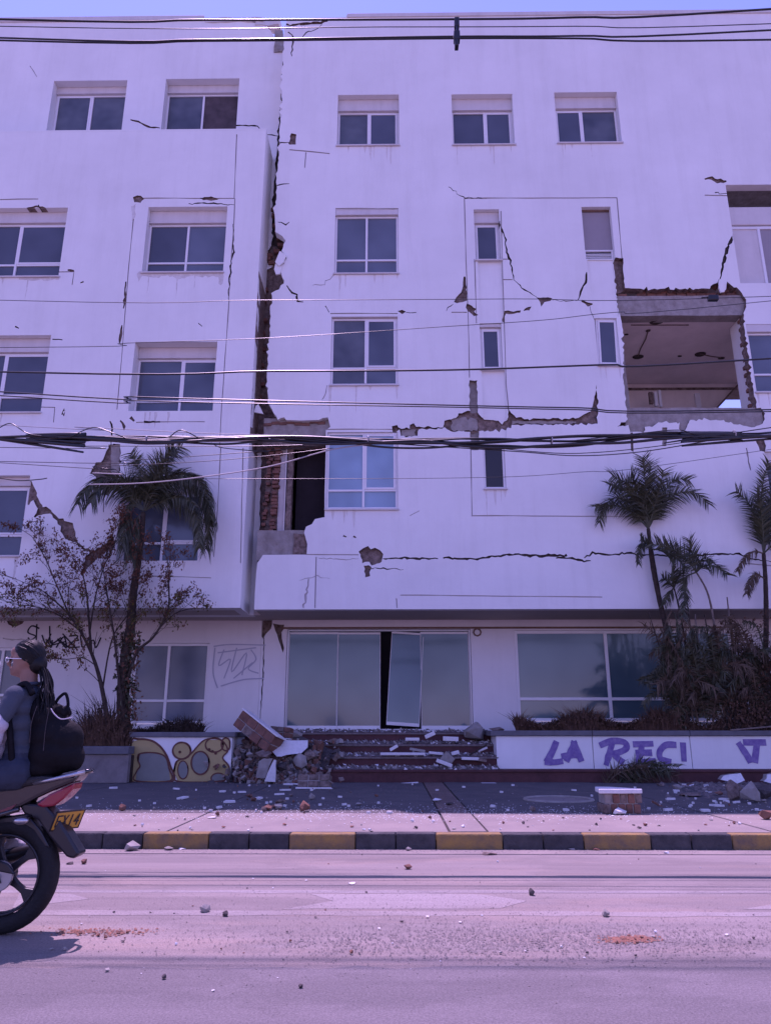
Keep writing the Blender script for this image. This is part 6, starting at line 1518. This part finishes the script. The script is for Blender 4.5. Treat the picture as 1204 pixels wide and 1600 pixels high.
# ------------------------------------------------ backpack
bp = empty('backpack', A(86, 1205), 'large black backpack with loop handle on the passenger', 'backpack')
b = MB()
for (x, y, rx, ry, rz) in ((84, 1178, .155, .15, .13), (82, 1148, .135, .15, .13), (78, 1122, .105, .14, .10), (98, 1182, .135, .13, .10), (102, 1156, .11, .13, .12), (70, 1200, .12, .13, .07), (66, 1110, .06, .12, .10)):
    b.ball(A(x, y), (rx, ry, rz), 18)
fleshed('bag_body', b, bp, ('bag',), lambda c: 0, .012, 6)
b = MB(); b.ball(A(112, 1180), (.075, .10, .10), 14, rot=Matrix.Rotation(R(-20), 3, 'Y')); fleshed('front_pocket', b, bp, ('bag',), lambda c: 0, .010, 4)
MB().tube(spline([A(88, 1101, -.02), A(95, 1090, -.02), (A(104, 1084, -.02)), A(108, 1092, -.02), A(109, 1104, -.02)]), .010, 8).build('loop_handle', M['bag'], bp, smooth=True)
MB().tube(spline([A(92, 1108, -.11), A(98, 1116, -.12), A(110, 1124, -.13), A(124, 1121, -.10)]), .0035, 6).build('pale_cord', M['white_cloth'], bp, smooth=True)
for s in (-1, 1): MB().tube(spline([A(44, 1072, s*.10), A(30, 1082, s*.115), A(24, 1104, s*.12), A(32, 1150, s*.16), A(44, 1190, s*.13)][1:] if s > 0 else [A(66, 1086, -.13), A(56, 1071, -.115), A(44, 1074, -.115), A(36, 1086, -.118), A(30, 1110, -.135), A(36, 1150, -.16), A(36, 1196, -.14), A(28, 1215, -.12)]), .019, 8).build('shoulder_strap', M['bag'], bp, smooth=True)
MB().tube(spline([A(75, 1104, -.148), A(68, 1130, -.16), A(66, 1160, -.165)]), .002, 5).build('zip', M['stone_dark'], bp)
MB().tube(spline([A(92, 1108, -.135), A(88, 1140, -.15), A(86, 1172, -.158)]), .0018, 5).build('zip', M['stone_dark'], bp)
b = MB(); rnd = random.Random(8)
for k in range(7): b.ball(A(100+rnd.uniform(-6, 6), 1113+rnd.uniform(-5, 5), -.06+rnd.gauss(0, .04)), (.035, .03, .022), 10, rot=Euler((rnd.random()*3, rnd.random()*3, 0)).to_matrix())
fleshed('crumpled_top', b, bp, ('bag',), lambda c: 0, .008, 2)
# ------------------------------------------------ the rider in front, nearly outside the picture
rd = empty('person', A(-30, 1205), 'rider in white jacket and white helmet cut off by the left edge', 'person')
b = MB()
for (x, y, rx, ry, rz) in ((-28, 1198, .15, .17, .10), (-22, 1176, .15, .17, .10), (-22, 1150, .15, .165, .11), (-30, 1124, .14, .17, .10), (-36, 1104, .13, .185, .08), (-40, 1090, .10, .16, .06), (2, 1172, .09, .20, .07), (8, 1146, .10, .25, .085), (14, 1128, .075, .24, .055), (-2, 1190, .08, .2, .05)):
    b.ball(A(x, y), (rx, ry, rz), 16)
b.ball(A(8, 1150, -.22), (.09, .11, .11), 16); b.ball(A(18, 1128, -.24), (.07, .09, .06), 14); b.ball(A(0, 1180, -.2), (.08, .10, .07), 14); b.ball(A(26, 1134, -.22), (.05, .08, .05), 12)
limb_(b, [(A(-44, 1082), .06), (A(-48, 1068), .055)])
b.ball(A(-50, 1050), (.095, .078, .11), 14)
for s in (-1, 1):
    limb_(b, [(A(-40, 1094, s*.18), .07), (A(-66, 1126, s*.25), .055), (A(-88, 1150, s*.29), .045)])
    hx = Vector((wx-.86, Y0+s*.34, 1.05))
    limb_(b, [(A(-88, 1150, s*.29), .045), ((A(-88, 1150, s*.29)+hx)/2+Vector((0, 0, -.0)), .038), (hx+Vector((.08, 0, .01)), .03)])
    hand(b, hx+Vector((.075, 0, .01)), Vector((-1, 0, -.1)), Vector((0, 0, 1)), 1.05, 1.6)
    limb_(b, [(A(-36, 1206, s*.10), .10), (A(-100, 1212, s*.19), .085), (A(-150, 1210, s*.20), .068)])
    limb_(b, [(A(-150, 1210, s*.20), .065), (A(-140, 1280, s*.20), .055), (A(-125, 1345, s*.19), .042)])
    limb_(b, [(A(-120, 1362, s*.19), .042), (A(-145, 1370, s*.19), .038), (A(-165, 1372, s*.19), .03)])
def pick2(c):
    if c.z > A(0, 1086).z and c.x < A(-20, 0).x: return 0
    if c.x < wx-.72 and c.z > .98: return 0
    if c.z < A(0, 1350).z: return 3
    if c.z < A(0, 1196).z: return 2
    return 1
fleshed('body', b, rd, ('skin', 'white_cloth', 'denim', 'rubber'), pick2, .010, 3)
b = MB(); b.ball(A(-36, 1046), (.150, .125, .135), 24); b.ball(A(-42, 1062), (.13, .115, .10), 18)
fleshed('helmet', b, rd, ('helmet_white',), lambda c: 0, .010, 4)
MB().ball(A(-56, 1050), (.09, .10, .06), 14).build('visor', M['black_paint'], rd, smooth=True)
